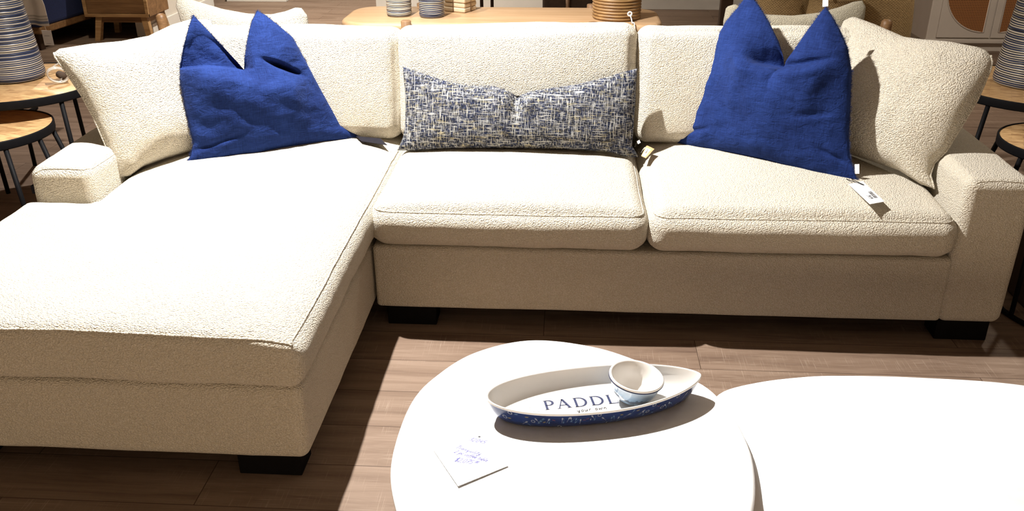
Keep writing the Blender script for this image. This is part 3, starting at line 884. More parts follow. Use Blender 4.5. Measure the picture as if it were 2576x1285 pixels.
# ------------------------------------------------------------------ blue pillows
def sstep(x): 
    x = max(0.0, min(1.0, x)); return x * x * (3 - 2 * x)
def fold_y(fold, a):
    P = np.array(fold); return float(np.interp(a, P[:, 0], P[:, 1]))
def blue_pillow(key, pre, label, extra, tn, cen, off):
    root = thing('throw_pillow', label, 'pillow', matrix=frame_matrix(FR[key], off))
    L, T, R, B = DL[pre + '_l'], DL[pre + '_t'], DL[pre + '_r'], DL[pre + '_b']
    me = pillow_mesh('cover', L, T, R, B, 150, 140, 0.088, 0.055, 2.3, 0.55, extra, 0.006, 3.0, tn)
    link('cover', me, M['blue'], root)
    k = tn[1]
    fringe('frayed_edge', [L, R, T[:3][::-1], T[-4:]], M['fray'], root, 3000, 0.011, cen)
    return root
def extra_l(a, b, u, v):
    fy = fold_y(DL['bl_fold'], a)
    d = b - fy
    left = 1 - sstep((a - 0.262) / 0.05)
    z = 0.0
    z -= 0.075 * sstep((d + 0.002) / 0.014) * left * max(0.0, 1 - max(0.0, d) / 0.19)
    cr = fy - 0.045 - 0.035 * math.exp(-((a - 0.33) / 0.12) ** 2)
    z += 0.042 * math.exp(-((b - cr) / (0.05 if b > cr else 0.11)) ** 2) * sstep((a - 0.03) / 0.12) * (1 - sstep((a - 0.42) / 0.10))
    z += 0.0025 * mnoise.noise(Vector((a * 16, b * 26, 4.0)))
        # pinch to the right of the notch
    z -= 0.075 * math.exp(-(((a - 0.418) + (b - 0.312) * 0.8) / 0.030) ** 2 - (((b - 0.314) + (a - 0.418) * 0.45) / 0.011) ** 2)
    z -= 0.012 * math.exp(-((a - 0.47) / 0.035) ** 2 - ((b - 0.30) / 0.05) ** 2)
    # lower folds
    z -= 0.010 * math.exp(-((b - (0.055 + 0.22 * (a - 0.08))) / 0.010) ** 2) * (1 - sstep((a - 0.16) / 0.1))
    z += 0.004 * math.sin(a * 34 + b * 60) * math.exp(-((b - 0.14) / 0.09) ** 2) * 0.6
    z += 0.005 * math.exp(-((b - 0.24 - 0.15 * a) / 0.014) ** 2) * math.exp(-((a - 0.45) / 0.12) ** 2)
    return z
def extra_r(a, b, u, v):
    fy = fold_y(DL['br_fold'], a)
    d = b - fy
    z = 0.0
    win = sstep((a - 0.255) / 0.09) * (1 - sstep((a - 0.395) / 0.02))
    z -= 0.080 * sstep((d + 0.002) / 0.016) * win * math.exp(-(max(0, d) / 0.065) ** 2)
    cr = fy - 0.045 - 0.02 * math.exp(-((a - 0.40) / 0.12) ** 2)
    z += 0.034 * math.exp(-((b - cr) / (0.05 if b > cr else 0.12)) ** 2) * sstep((a - 0.16) / 0.12) * (1 - sstep((a - 0.52) / 0.12))
    z += 0.0025 * mnoise.noise(Vector((a * 16, b * 26, 8.0)))
    z -= 0.022 * math.exp(-((d - 0.012) / 0.014) ** 2) * sstep((a - 0.39) / 0.03) * (1 - sstep((a - 0.52) / 0.10))
    z += 0.016 * math.exp(-((d + 0.022) / 0.024) ** 2) * sstep((a - 0.2) / 0.08) * (1 - sstep((a - 0.52) / 0.1))
    z += 0.008 * math.exp(-((a - 0.56 - (b - 0.3) * 0.2) / 0.03) ** 2 - ((b - 0.30) / 0.10) ** 2)
    z -= 0.010 * math.exp(-((b - (0.07 - 0.30 * (a - 0.68))) / 0.009) ** 2) * sstep((a - 0.58) / 0.08)
    z -= 0.008 * math.exp(-((b - (0.20 + 0.22 * (a - 0.55))) / 0.012) ** 2) * math.exp(-((a - 0.57) / 0.07) ** 2)
    z -= 0.009 * math.exp(-((b - (0.05 + 0.3 * (a - 0.07))) / 0.009) ** 2) * (1 - sstep((a - 0.14) / 0.06))
    return z
bl = blue_pillow('fL', 'bl', 'royal blue linen pillow with frayed edges, chopped top, on the chaise', extra_l, (0.52, 4), (0.33, 0.2), 0.012)
br = blue_pillow('fR', 'br', 'royal blue linen pillow with frayed edges, against the right back cushion', extra_r, (0.48, 5), (0.38, 0.2), 0.012)

def quad_card(name, P, mat, parent, th=0.0012, curl=0.0, lift=0.0):
    """thin card from 4 corner points"""
    A, B_, C_, D_ = [Vector(p) for p in P]
    n = 8; V = []; F = []
    nn = (B_ - A).cross(D_ - A).normalized()
    if nn.z < 0: nn = -nn
    for s in (0, 1):
        for i in range(n + 1):
            for j in range(2):
                t = i / n
                p = (A.lerp(D_, t)) if j == 0 else (B_.lerp(C_, t))
                p = p + nn * (curl * math.sin(math.pi * t) + lift * t + s * th)
                V.append(p)
    o2 = 2 * (n + 1)
    for i in range(n):
        a = 2 * i
        F.append((a, a + 2, a + 3, a + 1)); F.append((o2 + a, o2 + a + 1, o2 + a + 3, o2 + a + 2))
        F.append((a, o2 + a, o2 + a + 2, a + 2)); F.append((a + 1, a + 3, o2 + a + 3, o2 + a + 1))
    F.append((0, 1, o2 + 1, o2)); F.append((2 * n, o2 + 2 * n, o2 + 2 * n + 1, 2 * n + 1))
    me = mesh(name, V, F)
    bm = bmesh.new(); bm.from_mesh(me); bmesh.ops.recalc_face_normals(bm, faces=bm.faces); bm.to_mesh(me); bm.free()
    return link(name, me, mat, parent, smooth=False)

def to_local(root, pts):
    inv = root.matrix_world.inverted() if root.matrix_world != Matrix() else root.matrix_basis.inverted()
    inv = root.matrix_basis.inverted()
    return [inv @ Vector(p) for p in pts]

def card_marks(name, P, rects, mat, parent, lift=0.0016):
    """flat printed bars given in card fractions (u0,u1,v0,v1)"""
    A, B_, C_, D_ = [Vector(p) for p in P]
    nn = (B_ - A).cross(D_ - A).normalized()
    if nn.z < 0: nn = -nn
    V = []; F = []
    for (u0, u1, v0, v1) in rects:
        b = len(V)
        for (u, v) in ((u0, v0), (u1, v0), (u1, v1), (u0, v1)):
            V.append(A.lerp(B_, u).lerp(D_.lerp(C_, u), v) + nn * lift)
        F.append((b, b + 1, b + 2, b + 3))
    return link(name, mesh(name, V, F), mat, parent, smooth=False)

# hang tag on the right blue pillow
P = [(1.672, 0.195, 0.514), (1.730, 0.229, 0.514), (1.741, 0.020, 0.520), (1.686, -0.006, 0.520)]
tagM = Matrix.Identity(4)
def tag_on(root, P, mat, rects=None, rmat=None, sub='barcode', nm='hang_tag'):
    inv = root.matrix_basis.inverted()
    Q = [inv @ Vector(p) for p in P]
    c = quad_card(nm, P, mat, root)
    c.matrix_local = inv
    if rects:
        card_marks(sub, P, rects, rmat, c)
    return c
random.seed(3)
bars = []
v = 0.50
while v < 0.80:
    t = random.choice([0.008, 0.014, 0.020]); bars.append((0.62, 0.86, v, v + t)); v += t + random.choice([0.008, 0.014])
bars += [(0.32, 0.36, 0.62 + 0.03 * i, 0.64 + 0.03 * i) for i in range(6)] + [(0.40, 0.56, 0.66, 0.70), (0.40, 0.56, 0.72, 0.74), (0.40, 0.56, 0.76, 0.80), (0.20, 0.215, 0.36, 0.60), (0.10, 0.9, 0.90, 0.903), (0.12, 0.7, 0.14, 0.143)]
ct = tag_on(br, P, M['paper'], bars, M['ink'])
ct['label'] = 'white hang tag with barcode'
inv = br.matrix_basis.inverted()
cs = tube('tag_cord', [inv @ Vector(p) for p in catmull([(1.700, 0.262, 0.512), (1.695, 0.235, 0.520), (1.708, 0.200, 0.520), (1.720, 0.180, 0.519), (1.705, 0.195, 0.520), (1.690, 0.215, 0.519), (1.680, 0.25, 0.514)], 6)], 0.0012, M['black'], br, 6)
# sewn care labels
def sewn(root, a, b, w, h, ang, z=0.0, mat='paper', nm='care_label'):
    bm = bmesh.new(); boxbm(bm, -w / 2, w / 2, -h / 2, h / 2, -0.0006, 0.0006)
    o = link(nm, bm_mesh(bm, nm), M[mat], root, False)
    o.matrix_local = T3((a, b, z)) @ Rz(ang)
    return o
sewn(br, 0.752, 0.045, 0.016, 0.034, 14)
sewn(br, 0.500, 0.598, 0.020, 0.026, 12)
sewn(bl, 0.672, 0.044, 0.016, 0.040, 38)
P = [(-0.165, 0.640, 0.520), (-0.064, 0.614, 0.520), (-0.028, 0.556, 0.516), (-0.127, 0.574, 0.518)]
P = [(-0.175, 0.625, 0.522), (-0.070, 0.606, 0.520), (-0.030, 0.540, 0.514), (-0.138, 0.565, 0.520)]
bt = tag_on(bl, P, M['black_tag']); bt['label'] = 'charcoal hang tag'
invl = bl.matrix_basis.inverted()
tube('tag_cord', [invl @ Vector(p) for p in [(-0.22, 0.612, 0.520), (-0.19, 0.605, 0.523), (-0.155, 0.600, 0.523)]], 0.001, M['black'], bl, 6)

# ------------------------------------------------------------------ tweed lumbar pillow
def extra_t(a, b, u, v):
    z = -0.045 * math.exp(-((a - 0.471 + (b - 0.2) * 0.05) / 0.020) ** 2) * sstep((b - 0.10) / 0.12)
    z += 0.010 * math.exp(-((a - 0.43) / 0.035) ** 2 - ((b - 0.2) / 0.05) ** 2) + 0.010 * math.exp(-((a - 0.515) / 0.035) ** 2 - ((b - 0.2) / 0.05) ** 2)
    z += 0.004 * mnoise.noise(Vector((a * 14, b * 14, 9.0)))
    return z
tw = thing('lumbar_pillow', 'long navy and cream tweed lumbar pillow with a dented top', 'pillow', matrix=frame_matrix(FR['fT'], 0.0))
link('cover', pillow_mesh('cover', DL['tw_l'], DL['tw_t'], DL['tw_r'], DL['tw_b'], 150, 60, 0.085, 0.05, 2.6, 0.5, extra_t, 0.004, 5.0, (0.5, 6)), M['tweed'], tw)
P = [(0.970, 0.452, 0.512), (0.999, 0.560, 0.524), (1.028, 0.540, 0.520), (0.992, 0.425, 0.514)]
P = [(0.966, 0.458, 0.515), (0.992, 0.545, 0.530), (1.020, 0.512, 0.526), (0.982, 0.430, 0.516)]
kt = tag_on(tw, P, M['kraft'], [(0.06, 0.80, 0.12, 0.72)], M['paper'], 'sticker')
kt['label'] = 'kraft paper hang tag with white sticker'
card_marks('printed_line', P, [(0.38 + 0.045 * i, 0.405 + 0.045 * i, 0.36, 0.48) for i in range(8)], M['ink'], kt, 0.0022)
sewn(tw, 0.945, 0.055, 0.012, 0.012, 30)

# ------------------------------------------------------------------ coffee tables
t1_top = [(0.315, -1.259), (0.322, -1.046), (0.370, -0.918), (0.457, -0.805), (0.600, -0.737), (0.773, -0.765), (0.913, -0.848), (1.030, -0.925), (1.082, -1.04), (1.103, -1.18), (1.092, -1.31), (1.060, -1.42), (0.985, -1.56), (0.85, -1.68), (0.69, -1.71), (0.54, -1.66), (0.42, -1.55), (0.350, -1.41)]
t1 = resample(catmull(t1_top[::-1], 8, True), 140, True)
def area(P): return 0.5 * sum(P[i - 1][0] * P[i][1] - P[i][0] * P[i - 1][1] for i in range(len(P)))
if area(t1) < 0: t1 = t1[::-1]
t2_top = [(1.035, -1.00), (1.08, -0.92), (1.173, -0.872), (1.279, -0.842), (1.382, -0.827), (1.582, -0.823), (1.847, -0.845), (2.10, -0.94), (2.22, -1.12), (2.24, -1.35), (2.12, -1.60), (1.88, -1.76), (1.60, -1.80), (1.35, -1.74), (1.20, -1.62), (1.135, -1.48), (1.109, -1.355), (1.110, -1.248), (1.100, -1.134), (1.06, -1.05)]
t2 = resample(catmull(t2_top, 8, True), 180, True)
if area(t2) < 0: t2 = t2[::-1]
tab = wthing('coffee_table', 'white pebble-shaped coffee table carrying the boat tray and price card', 'table', (0.70, -1.22, 0), 'nesting white coffee tables')
prism('tabletop', t1, [(0.010, 0.379), (0.003, 0.381), (0.0, 0.386), (0.0, 0.394), (0.003, 0.3985), (0.008, 0.4)], M['white_top'], tab)
cen = np.array([0.70, -1.22])
prism('pedestal', [(cen + (p - cen) * 0.55) for p in t1], [(0.03, 0.0), (0.0, 0.02), (0.03, 0.2), (0.0, 0.379)], M['white_top'], tab)
tab2 = wthing('coffee_table', 'larger white pebble-shaped coffee table, empty top, tucked right of the other', 'table', (1.65, -1.3, 0), 'nesting white coffee tables')
prism('tabletop', t2, [(0.012, 0.20), (0.002, 0.205), (0.0, 0.215), (0.0, 0.365), (0.004, 0.3735), (0.009, 0.375)], M['white_top'], tab2)
cen = np.array([1.65, -1.3])
prism('pedestal', [(cen + (p - cen) * 0.55) for p in t2], [(0.03, 0.0), (0.0, 0.02), (0.03, 0.1), (0.0, 0.20)], M['white_top'], tab2)

# ------------------------------------------------------------------ boat shaped tray
E1 = Vector((0.510, -1.105, 0)); E2 = Vector((1.016, -0.978, 0))
ax = (E2 - E1); LEN = ax.length; ax.normalize(); ang = math.atan2(ax.y, ax.x)
mid = (E1 + E2) / 2
tray = thing('boat_tray', 'boat-shaped white ceramic tray, navy outside with small paddles, on the coffee table', 'tray', matrix=T3((mid.x, mid.y, 0.4)) @ Matrix.Rotation(ang, 4, 'Z'))
HL = LEN / 2
def halfw(s, W, p=0.72):
    if s < 0: return W * max(0.0, 1 - abs(s) ** 2.25) ** (p - 0.14)
    return W * max(0.0, 1 - abs(s) ** 2.05) ** p
def ring(hl, W, z, p=0.72, n=60, sheer=0.0):
    out = []
    for side in (1, -1):
        for i in range(n):
            th = math.pi * i / n
            s = math.cos(th) * side
            y = halfw(s, W, p) * side
            x = s * hl
            out.append((x, y, z + sheer * s * s))
    return out
def skin(name, rings, mat, parent, cap0=False, cap1=False):
    V = []; F = []; m = len(rings[0])
    for r in rings: V += r
    for i in range(len(rings) - 1):
        for k in range(m):
            F.append((i * m + k, i * m + (k + 1) % m, (i + 1) * m + (k + 1) % m, (i + 1) * m + k))
    if cap0: F.append(tuple(range(m))[::-1])
    if cap1: F.append(tuple(range((len(rings) - 1) * m, len(rings) * m)))
    me = mesh(name, V, F)
    bm = bmesh.new(); bm.from_mesh(me); bmesh.ops.recalc_face_normals(bm, faces=bm.faces); bm.to_mesh(me); bm.free()
    return link(name, me, mat, parent)
HZ = 0.050; W0 = 0.096; SH = 0.008
def hull_ring(t, dx=0.0):   # t 0 bottom .. 1 rim
    k = t ** 0.55
    return ring(HL * (0.86 + 0.14 * k) + dx, (W0 - 0.030) + 0.030 * k + dx, 0.001 + HZ * t, 0.66, 60, SH * t)
hull = skin('hull', [hull_ring(t) for t in (0, 0.06, 0.15, 0.3, 0.45, 0.6, 0.75, 0.9, 0.97)], M['hull'], tray, cap0=True)
ins = [ring(HL + 0.0005, W0 + 0.0005, HZ * 0.965, 0.66, 60, SH), ring(HL + 0.001, W0 + 0.001, HZ * 1.0 + 0.001, 0.66, 60, SH), ring(HL - 0.001, W0 - 0.001, HZ + 0.0035, 0.66, 60, SH), ring(HL - 0.003, W0 - 0.0030, HZ + 0.0030, 0.66, 60, SH),
       ring(HL - 0.005, W0 - 0.0045, HZ, 0.66, 60, SH), ring(HL - 0.010, W0 - 0.008, HZ * 0.75, 0.68, 60, SH * 0.6), ring(HL * 0.93, W0 - 0.016, HZ * 0.5, 0.7, 60, SH * .3), ring(HL * 0.88, W0 - 0.024, HZ * 0.28, 0.72, 60, 0), ring(HL * 0.83, W0 - 0.034, 0.0105, 0.74, 60, 0), ring(HL * 0.78, W0 - 0.042, 0.0095, 0.76, 60, 0)]
inside = skin('interior', ins, M['glaze_white'], tray, cap1=True)
# lettering on the tray floor
V = []; F = []
tinv = tray.matrix_basis.inverted()
b0 = tinv @ Vector((0.650, -1.082, 0.4)); 
def letters(word, size, x0, y0, V, F, rot=0.0, space=1.0):
    x = 0
    for ch in word:
        st, adv = serif_glyph(ch)
        for pts, wd in st:
            pw = [q * size for q in wd] if isinstance(wd, list) else wd * size
            pp = []
            for p in pts:
                X = x + p[0] * size; Y = p[1] * size
                pp.append((x0 + X * math.cos(rot) - Y * math.sin(rot), y0 + X * math.sin(rot) + Y * math.cos(rot)))
            ribbon(V, F, pp, pw, 0.0102)
        x += adv * size * space
letters('PADDLE', 0.0365, b0.x - 0.004, b0.y + 0.0075, V, F, math.radians(-1.5), 1.03)
link('lettering', mesh('lettering', V, F), M['navy_letter'], tray, False)
V = []; F = []
b1 = tinv @ Vector((0.722, -1.086, 0.4))
hand_text(V, F, 'your own', (b1.x, b1.y + 0.0058), 0.0155, 0.0013, 0.2, 0.0, 1.25)
o = link('script_lettering', mesh('script_lettering', [(a, b, 0.0103) for a, b, c in V], F), M['ink'], tray, False)
# price sticker
c0 = tinv @ Vector((0.599, -1.067, 0.4)); 
bm = bmesh.new(); boxbm(bm, 0, 0.034, -0.030, 0, 0.0098, 0.0106)
st = link('price_sticker', bm_mesh(bm, 'price_sticker'), M['paper'], tray, False); st.location = (c0.x, c0.y, 0); st.rotation_euler = (0, 0, math.radians(-3))
V = []; F = []; x = 0.005
random.seed(5)
while x < 0.029:
    t = random.choice([0.0005, 0.0009]); ribbon(V, F, [(x, -0.026), (x, -0.020)], t, 0.0108); x += t + 0.0007
for i in range(3): ribbon(V, F, [(0.004, -0.005 - 0.004 * i), (0.012 + 0.006 * (2 - i), -0.005 - 0.004 * i)], 0.0008, 0.0108)
link('barcode', mesh('barcode', V, F), M['ink'], st, False)
# decoration on the hull side
def side_pt(s, t, side=-1, off=0.0006):
    k = t ** 0.55
    hl = HL * (0.86 + 0.14 * k); W = (W0 - 0.030) + 0.030 * k
    return Vector((s * hl, side * (halfw(s, W, 0.66) + off), 0.001 + HZ * t + SH * t * s * s))
random.seed(11)
deco = {k: ([], []) for k in ('deco_white', 'deco_blue', 'deco_yellow', 'deco_red', 'deco_olive')}
def side_poly(key, pts2, side):
    V, F = deco[key]; b = len(V)
    for (s, t) in pts2: V.append(side_pt(s, max(0.03, min(0.95, t)), side))
    F.append(tuple(range(b, b + len(pts2))))
def rotp(px, py, cx, cy, a, sc):
    X = px * math.cos(a) - py * math.sin(a); Y = px * math.sin(a) + py * math.cos(a)
    return (cx + X * sc / HL, cy + Y * sc / HZ)
def paddle(key, cx, cy, a, sc, side):
    w = 0.03; sc *= 0.8
    side_poly(key, [rotp(x, y, cx, cy, a, sc) for x, y in ((-0.8, -w), (0.25, -w), (0.25, w), (-0.8, w))], side)
    side_poly(key, [rotp(x, y, cx, cy, a, sc) for x, y in ((0.2, -0.04), (0.55, -0.17), (0.9, -0.14), (1.0, 0), (0.9, 0.14), (0.55, 0.17), (0.2, 0.04))], side)
def ringdeco(key, cx, cy, sc, side, a0=0, a1=360):
    V, F = deco[key]; b = len(V); n = 18
    for i in range(n + 1):
        an = math.radians(a0 + (a1 - a0) * i / n)
        for r in (1.0, 0.68):
            V.append(side_pt(*[q for q in (cx + math.cos(an) * r * sc / HL, max(0.03, min(0.95, cy + math.sin(an) * r * sc / HZ)))], side))
    for i in range(n): F.append((b + 2 * i, b + 2 * i + 1, b + 2 * i + 3, b + 2 * i + 2))
def fish(key, cx, cy, a, sc, side):
    side_poly(key, [rotp(math.cos(q) * 1.0, math.sin(q) * 0.38, cx, cy, a, sc) for q in [i * math.pi / 6 for i in range(12)]], side)
for side in (-1, 1):
    s = -0.90
    while s < 0.9:
        k = random.random()
        t = random.uniform(0.32, 0.70)
        if k < 0.42:
            paddle(random.choice(['deco_white', 'deco_blue', 'deco_white']), s, t, random.uniform(0.5, 2.6), 0.014, side)
            if random.random() < 0.5: paddle('deco_blue', s + 0.015, t, random.uniform(-2.6, -0.5), 0.013, side)
        elif k < 0.54: ringdeco('deco_white', s, random.choice([0.15, 0.5, 0.85]), 0.0048, side)
        elif k < 0.90: fish(random.choice(['deco_yellow', 'deco_red', 'deco_olive', 'deco_blue', 'deco_yellow']), s, random.uniform(0.15, 0.85), random.uniform(-0.5, 0.5), 0.0042, side)
        else: fish('deco_white', s, random.uniform(0.2, 0.85), random.uniform(1.2, 1.9), 0.0035, side)
        s += random.uniform(0.022, 0.055)
hm = hull.data
hv = [tuple(v.co) for v in hm.vertices]; hf = [tuple(p.vertices) for p in hm.polygons]; mi = [0] * len(hf)
for q, (k, (V, F)) in enumerate(deco.items()):
    b = len(hv); hv += [tuple(v) for v in V]; hf += [tuple(i + b for i in f) for f in F]; mi += [q + 1] * len(F)
nm_ = mesh('hull', hv, hf)
nm_.materials.append(M['hull'])
for k in deco: nm_.materials.append(M[k])
nm_.polygons.foreach_set('material_index', mi)
nm_.polygons.foreach_set('use_smooth', [m_ == 0 for m_ in mi])
hull.data = nm_

# bowl sitting in the tray
bowl = thing('dip_bowl', 'small round blue and white glazed bowl resting in the boat tray', 'bowl', matrix=T3((0.851, -1.020, 0.4122)) @ Rz(-20) @ Ry(7.0))
R0 = 0.0650; H0 = 0.068
po = [(0.024, 0.0), (0.027, 0.0), (0.030, 0.002), (0.040, 0.010), (0.050, 0.024), (0.057, 0.040), (0.061, 0.055), (R0, 0.062)]
lathe('outer_wall', [(0.0005, 0.0)] + po, M['bowl'], bowl, 72)
lathe('rim_line', [(R0 - 0.001, 0.0605), (R0 + 0.0006, 0.0612), (R0 + 0.0006, 0.0635), (R0 - 0.001, 0.064)], M['navy_letter'], bowl, 72)
lathe('lining', [(R0 - 0.0003, 0.0635), (R0, 0.066), (R0 - 0.001, H0), (R0 - 0.004, H0 + 0.0008), (R0 - 0.0065, H0 - 0.002), (0.053, 0.055), (0.048, 0.038), (0.038, 0.020), (0.025, 0.010), (0.0005, 0.0075)], M['glaze_white'], bowl, 72)

# price card on the table
card = wthing('price_card', 'white handwritten price card lying on the coffee table below the tray', 'card', (0.487, -1.254, 0.4))
A = Vector((0.403, -1.231, 0.4015)); B_ = Vector((0.472, -1.350, 0.4030)); C_ = Vector((0.572, -1.276, 0.4020)); D_ = Vector((0.503, -1.157, 0.4005))
quad_card('card', [D_, A, B_, C_], M['paper'], card, 0.0014)
V = []; F = []
def zc(x, y): 
    n = (B_ - A).cross(D_ - A).normalized(); 
    return A.z - (n.x * (x - A.x) + n.y * (y - A.y)) / n.z + 0.0017
def card_text(txt, org, dirv, size, w, sp=1.0, supers=None):
    v = []; f = []
    hand_text(v, f, txt, (0, 0), size, w, 0.35, 0.0, sp, supers)
    d = Vector((dirv[0], dirv[1])).normalized(); e = Vector((-d.y, d.x)); b = len(V)
    for (a, c, _) in v:
        X = org[0] + d.x * a + e.x * c; Y = org[1] + d.y * a + e.y * c
        V.append((X, Y, zc(X, Y)))
    F.extend([tuple(i + b for i in q) for q in f])
dv = (0.091, -0.034)
card_text('32045', (0.477, -1.192), (0.037, -0.011), 0.0125, 0.0013, 1.1)
card_text('Tranquility', (0.450, -1.221), (0.06, -0.024), 0.0120, 0.0013, 1.15)
card_text('2 pc coffee table', (0.449, -1.238), dv, 0.0115, 0.0013, 0.98)
card_text('$2,075 00', (0.453, -1.268), (0.06, -0.012), 0.0140, 0.0013, 0.95, 7)
link('handwriting', mesh('handwriting', V, F), M['pen'], card, False)
hole = link('punched_hole', mesh('punched_hole', [(0.500 + 0.0028 * math.cos(a * math.pi / 8), -1.177 + 0.0028 * math.sin(a * math.pi / 8), zc(0.5, -1.177)) for a in range(16)], [tuple(range(16))]), M['ink'], card, False)
# ------------------------------------------------------------------ side tables
def round_side_table(name, label, cx, cy, zt, r, group, angles=(0, 90, 180, 270), splay=0.10):
    root = thing(name, label, 'table', (cx, cy, 0), group=group)
    lathe('tabletop', [(0.001, zt - 0.012), (r - 0.004, zt - 0.012), (r - 0.002, zt - 0.001), (r - 0.004, zt), (0.001, zt)], M['herring'], root, 96)
    lathe('rim_band', [(r - 0.003, zt - 0.035), (r + 0.004, zt - 0.035), (r + 0.005, zt - 0.03), (r + 0.005, zt + 0.0005), (r + 0.004, zt + 0.0035), (r - 0.003, zt + 0.0035), (r - 0.003, zt - 0.034)], M['black'], root, 96)
    for k in angles:
        a = math.radians(k)
        c, s = math.cos(a), math.sin(a)
        tube('leg', [(c * (r - 0.012), s * (r - 0.012), zt - 0.02), (c * (r + splay), s * (r + splay), 0.0)], 0.0105, M['black'], root, 12)
    return root
round_side_table('round_side_table', 'taller round wood side table left of the sofa, under the striped lamp', -1.98, 1.30, 0.55, 0.39, 'nesting round side tables', (-33, 84, 125, 205), 0.02)
round_side_table('round_side_table', 'lower round wood side table in front of the taller one, left of the sofa', -1.93, 0.89, 0.448, 0.285, 'nesting round side tables', (-42, -8, 22, 120, 200), 0.10)
round_side_table('round_side_table', 'taller round wood side table right of the sofa, under the striped lamp', 2.865, 1.48, 0.55, 0.385, 'nesting round side tables', (219, 335, 60, 120), 0.10)
round_side_table('round_side_table', 'lower round wood side table behind the right sofa arm', 2.80, 0.93, 0.448, 0.275, 'nesting round side tables', (152, 204, 280, 20), 0.10)

def table_lamp(label, x, y, z, rb, rt, h, mat):
    root = thing('ceramic_lamp', label, 'lamp', (x, y, z))
    prof = [(0.001, 0.0), (rb - 0.012, 0.0), (rb - 0.004, 0.006), (rb, 0.02)]
    for i in range(1, 30):
        t = i / 30; prof.append((rb + (rt - rb) * t ** 1.15 + 0.0007 * math.sin(i * 2.4), 0.02 + (h - 0.04) * t))
    prof += [(rt * 0.9, h), (rt * 0.5, h + 0.012), (0.012, h + 0.02), (0.001, h + 0.02)]
    lathe('lamp_base', prof, M[mat], root, 80)
    tube('lamp_neck', [(0, 0, h + 0.015), (0, 0, h + 0.10)], 0.010, M['black'], root, 12)
    sh = lathe('lamp_shade', [(rb * 1.7, h + 0.09), (rb * 1.45, h + 0.36), (rb * 1.43, h + 0.36), (rb * 1.68, h + 0.09)], M['paper'], root, 64)
    return root
table_lamp('navy and cream striped ceramic lamp on the left round side table', -2.035, 1.375, 0.552, 0.138, 0.098, 0.46, 'stripe_navy')
table_lamp('navy and cream striped ceramic lamp on the right round side table', 2.855, 1.50, 0.552, 0.158, 0.122, 0.46, 'stripe_dark')

coil = wthing('cable_coil', 'coil of clear lamp cable on the left side table', 'cable', (-1.76, 1.33, 0.555))
pts = []
for i in range(90):
    a = i / 90 * 2 * math.pi * 3
    k = i / 90
    pts.append((-1.765 + 0.036 * math.cos(a) + 0.02 * k, 1.285 + 0.030 * math.cos(a + 0.6) - 0.03 * k, 0.597 + 0.036 * math.sin(a) - 0.004 * k))
tube('cable', pts, 0.0038, M['cable'], coil, 8)
tube('cable', catmull([(-1.90, 1.42, 0.565), (-1.86, 1.46, 0.60), (-1.82, 1.46, 0.60), (-1.78, 1.40, 0.58), (-1.77, 1.32, 0.565), (-1.748, 1.28, 0.562)], 8), 0.0045, M['cable'], coil, 8)
tube('plug', [(-1.80, 1.36, 0.575), (-1.76, 1.33, 0.575)], 0.018, M['brown_uph'], coil, 12)

# ------------------------------------------------------------------ console behind the sofa
con = wthing('console_table', 'light oak console table with rounded corners behind the sofa', 'table', (0.31, 2.07, 0))
def rrect(x0, x1, y0, y1, r, n=10):
    out = []
    for cx, cy, a in ((x1 - r, y0 + r, -90), (x1 - r, y1 - r, 0), (x0 + r, y1 - r, 90), (x0 + r, y0 + r, 180)):
        for i in range(n + 1):
            t = math.radians(a + 90 * i / n); out.append((cx + r * math.cos(t), cy + r * math.sin(t)))
    return out
prism('tabletop', rrect(-0.525, 1.160, 1.795, 2.31, 0.15, 12), [(0.020, 0.700), (0.006, 0.706), (0.0, 0.722), (0.003, 0.738), (0.010, 0.746), (0.022, 0.75)], M['oak'], con)
for x in (-0.155, 0.80):
    for y in (1.782, 2.30):
        tube('leg', [(x, y, 0.0), (x, y, 0.765), (x, y, 0.768)], [0.022, 0.026, 0.023], M['oak_dark'], con, 24)
box('stretcher', -0.155, 0.80, 1.795, 1.83, 0.60, 0.66, M['trim'], con, 0.004)
# lamps, blocks and rattan lamp on it
def jar(label, x, y, r, mat):
    root = thing('striped_vase', label, 'vase', (x, y, 0.7505))
    prof = [(0.001, 0), (r - 0.008, 0), (r - 0.001, 0.006)]
    for i in range(26):
        prof.append((r + 0.0012 * math.sin(i * 2.3), 0.012 + 0.19 * i / 25))
    prof += [(r - 0.01, 0.215), (r * 0.6, 0.235), (0.001, 0.24)]
    lathe('vase_body', prof, M[mat], root, 64)
    lathe('vase_neck', [(0.001, 0.236), (0.022, 0.236), (0.020, 0.30), (0.024, 0.31), (0.001, 0.31)], M[mat], root, 32)
jar('cream and navy striped ceramic vase, leftmost on the console', -0.232, 2.022, 0.0665, 'stripe_pale')
jar('darker navy striped ceramic vase, second on the console', -0.052, 1.998, 0.0665, 'stripe_navy')
orn = thing('ridged_candlestick', 'small white ridged candlestick between navy vase and wooden blocks', 'ornament', (0.012, 2.18, 0.7505))
lathe('stem', [(0.001, 0)] + [(0.020 + 0.007 * math.sin(i * 1.25), 0.004 * i + 0.002) for i in range(60)] + [(0.001, 0.245)], M['glaze_white'], orn, 24)
blk = thing('coaster', 'pale block tied in the stack on the console', 'coaster', (0.075, 2.17, 0.7505))
blk_rot = math.radians(-28)
COLR = []
zs = 0.7505
names = ['bottom', 'second', 'third', 'fourth', 'fifth', 'topmost']
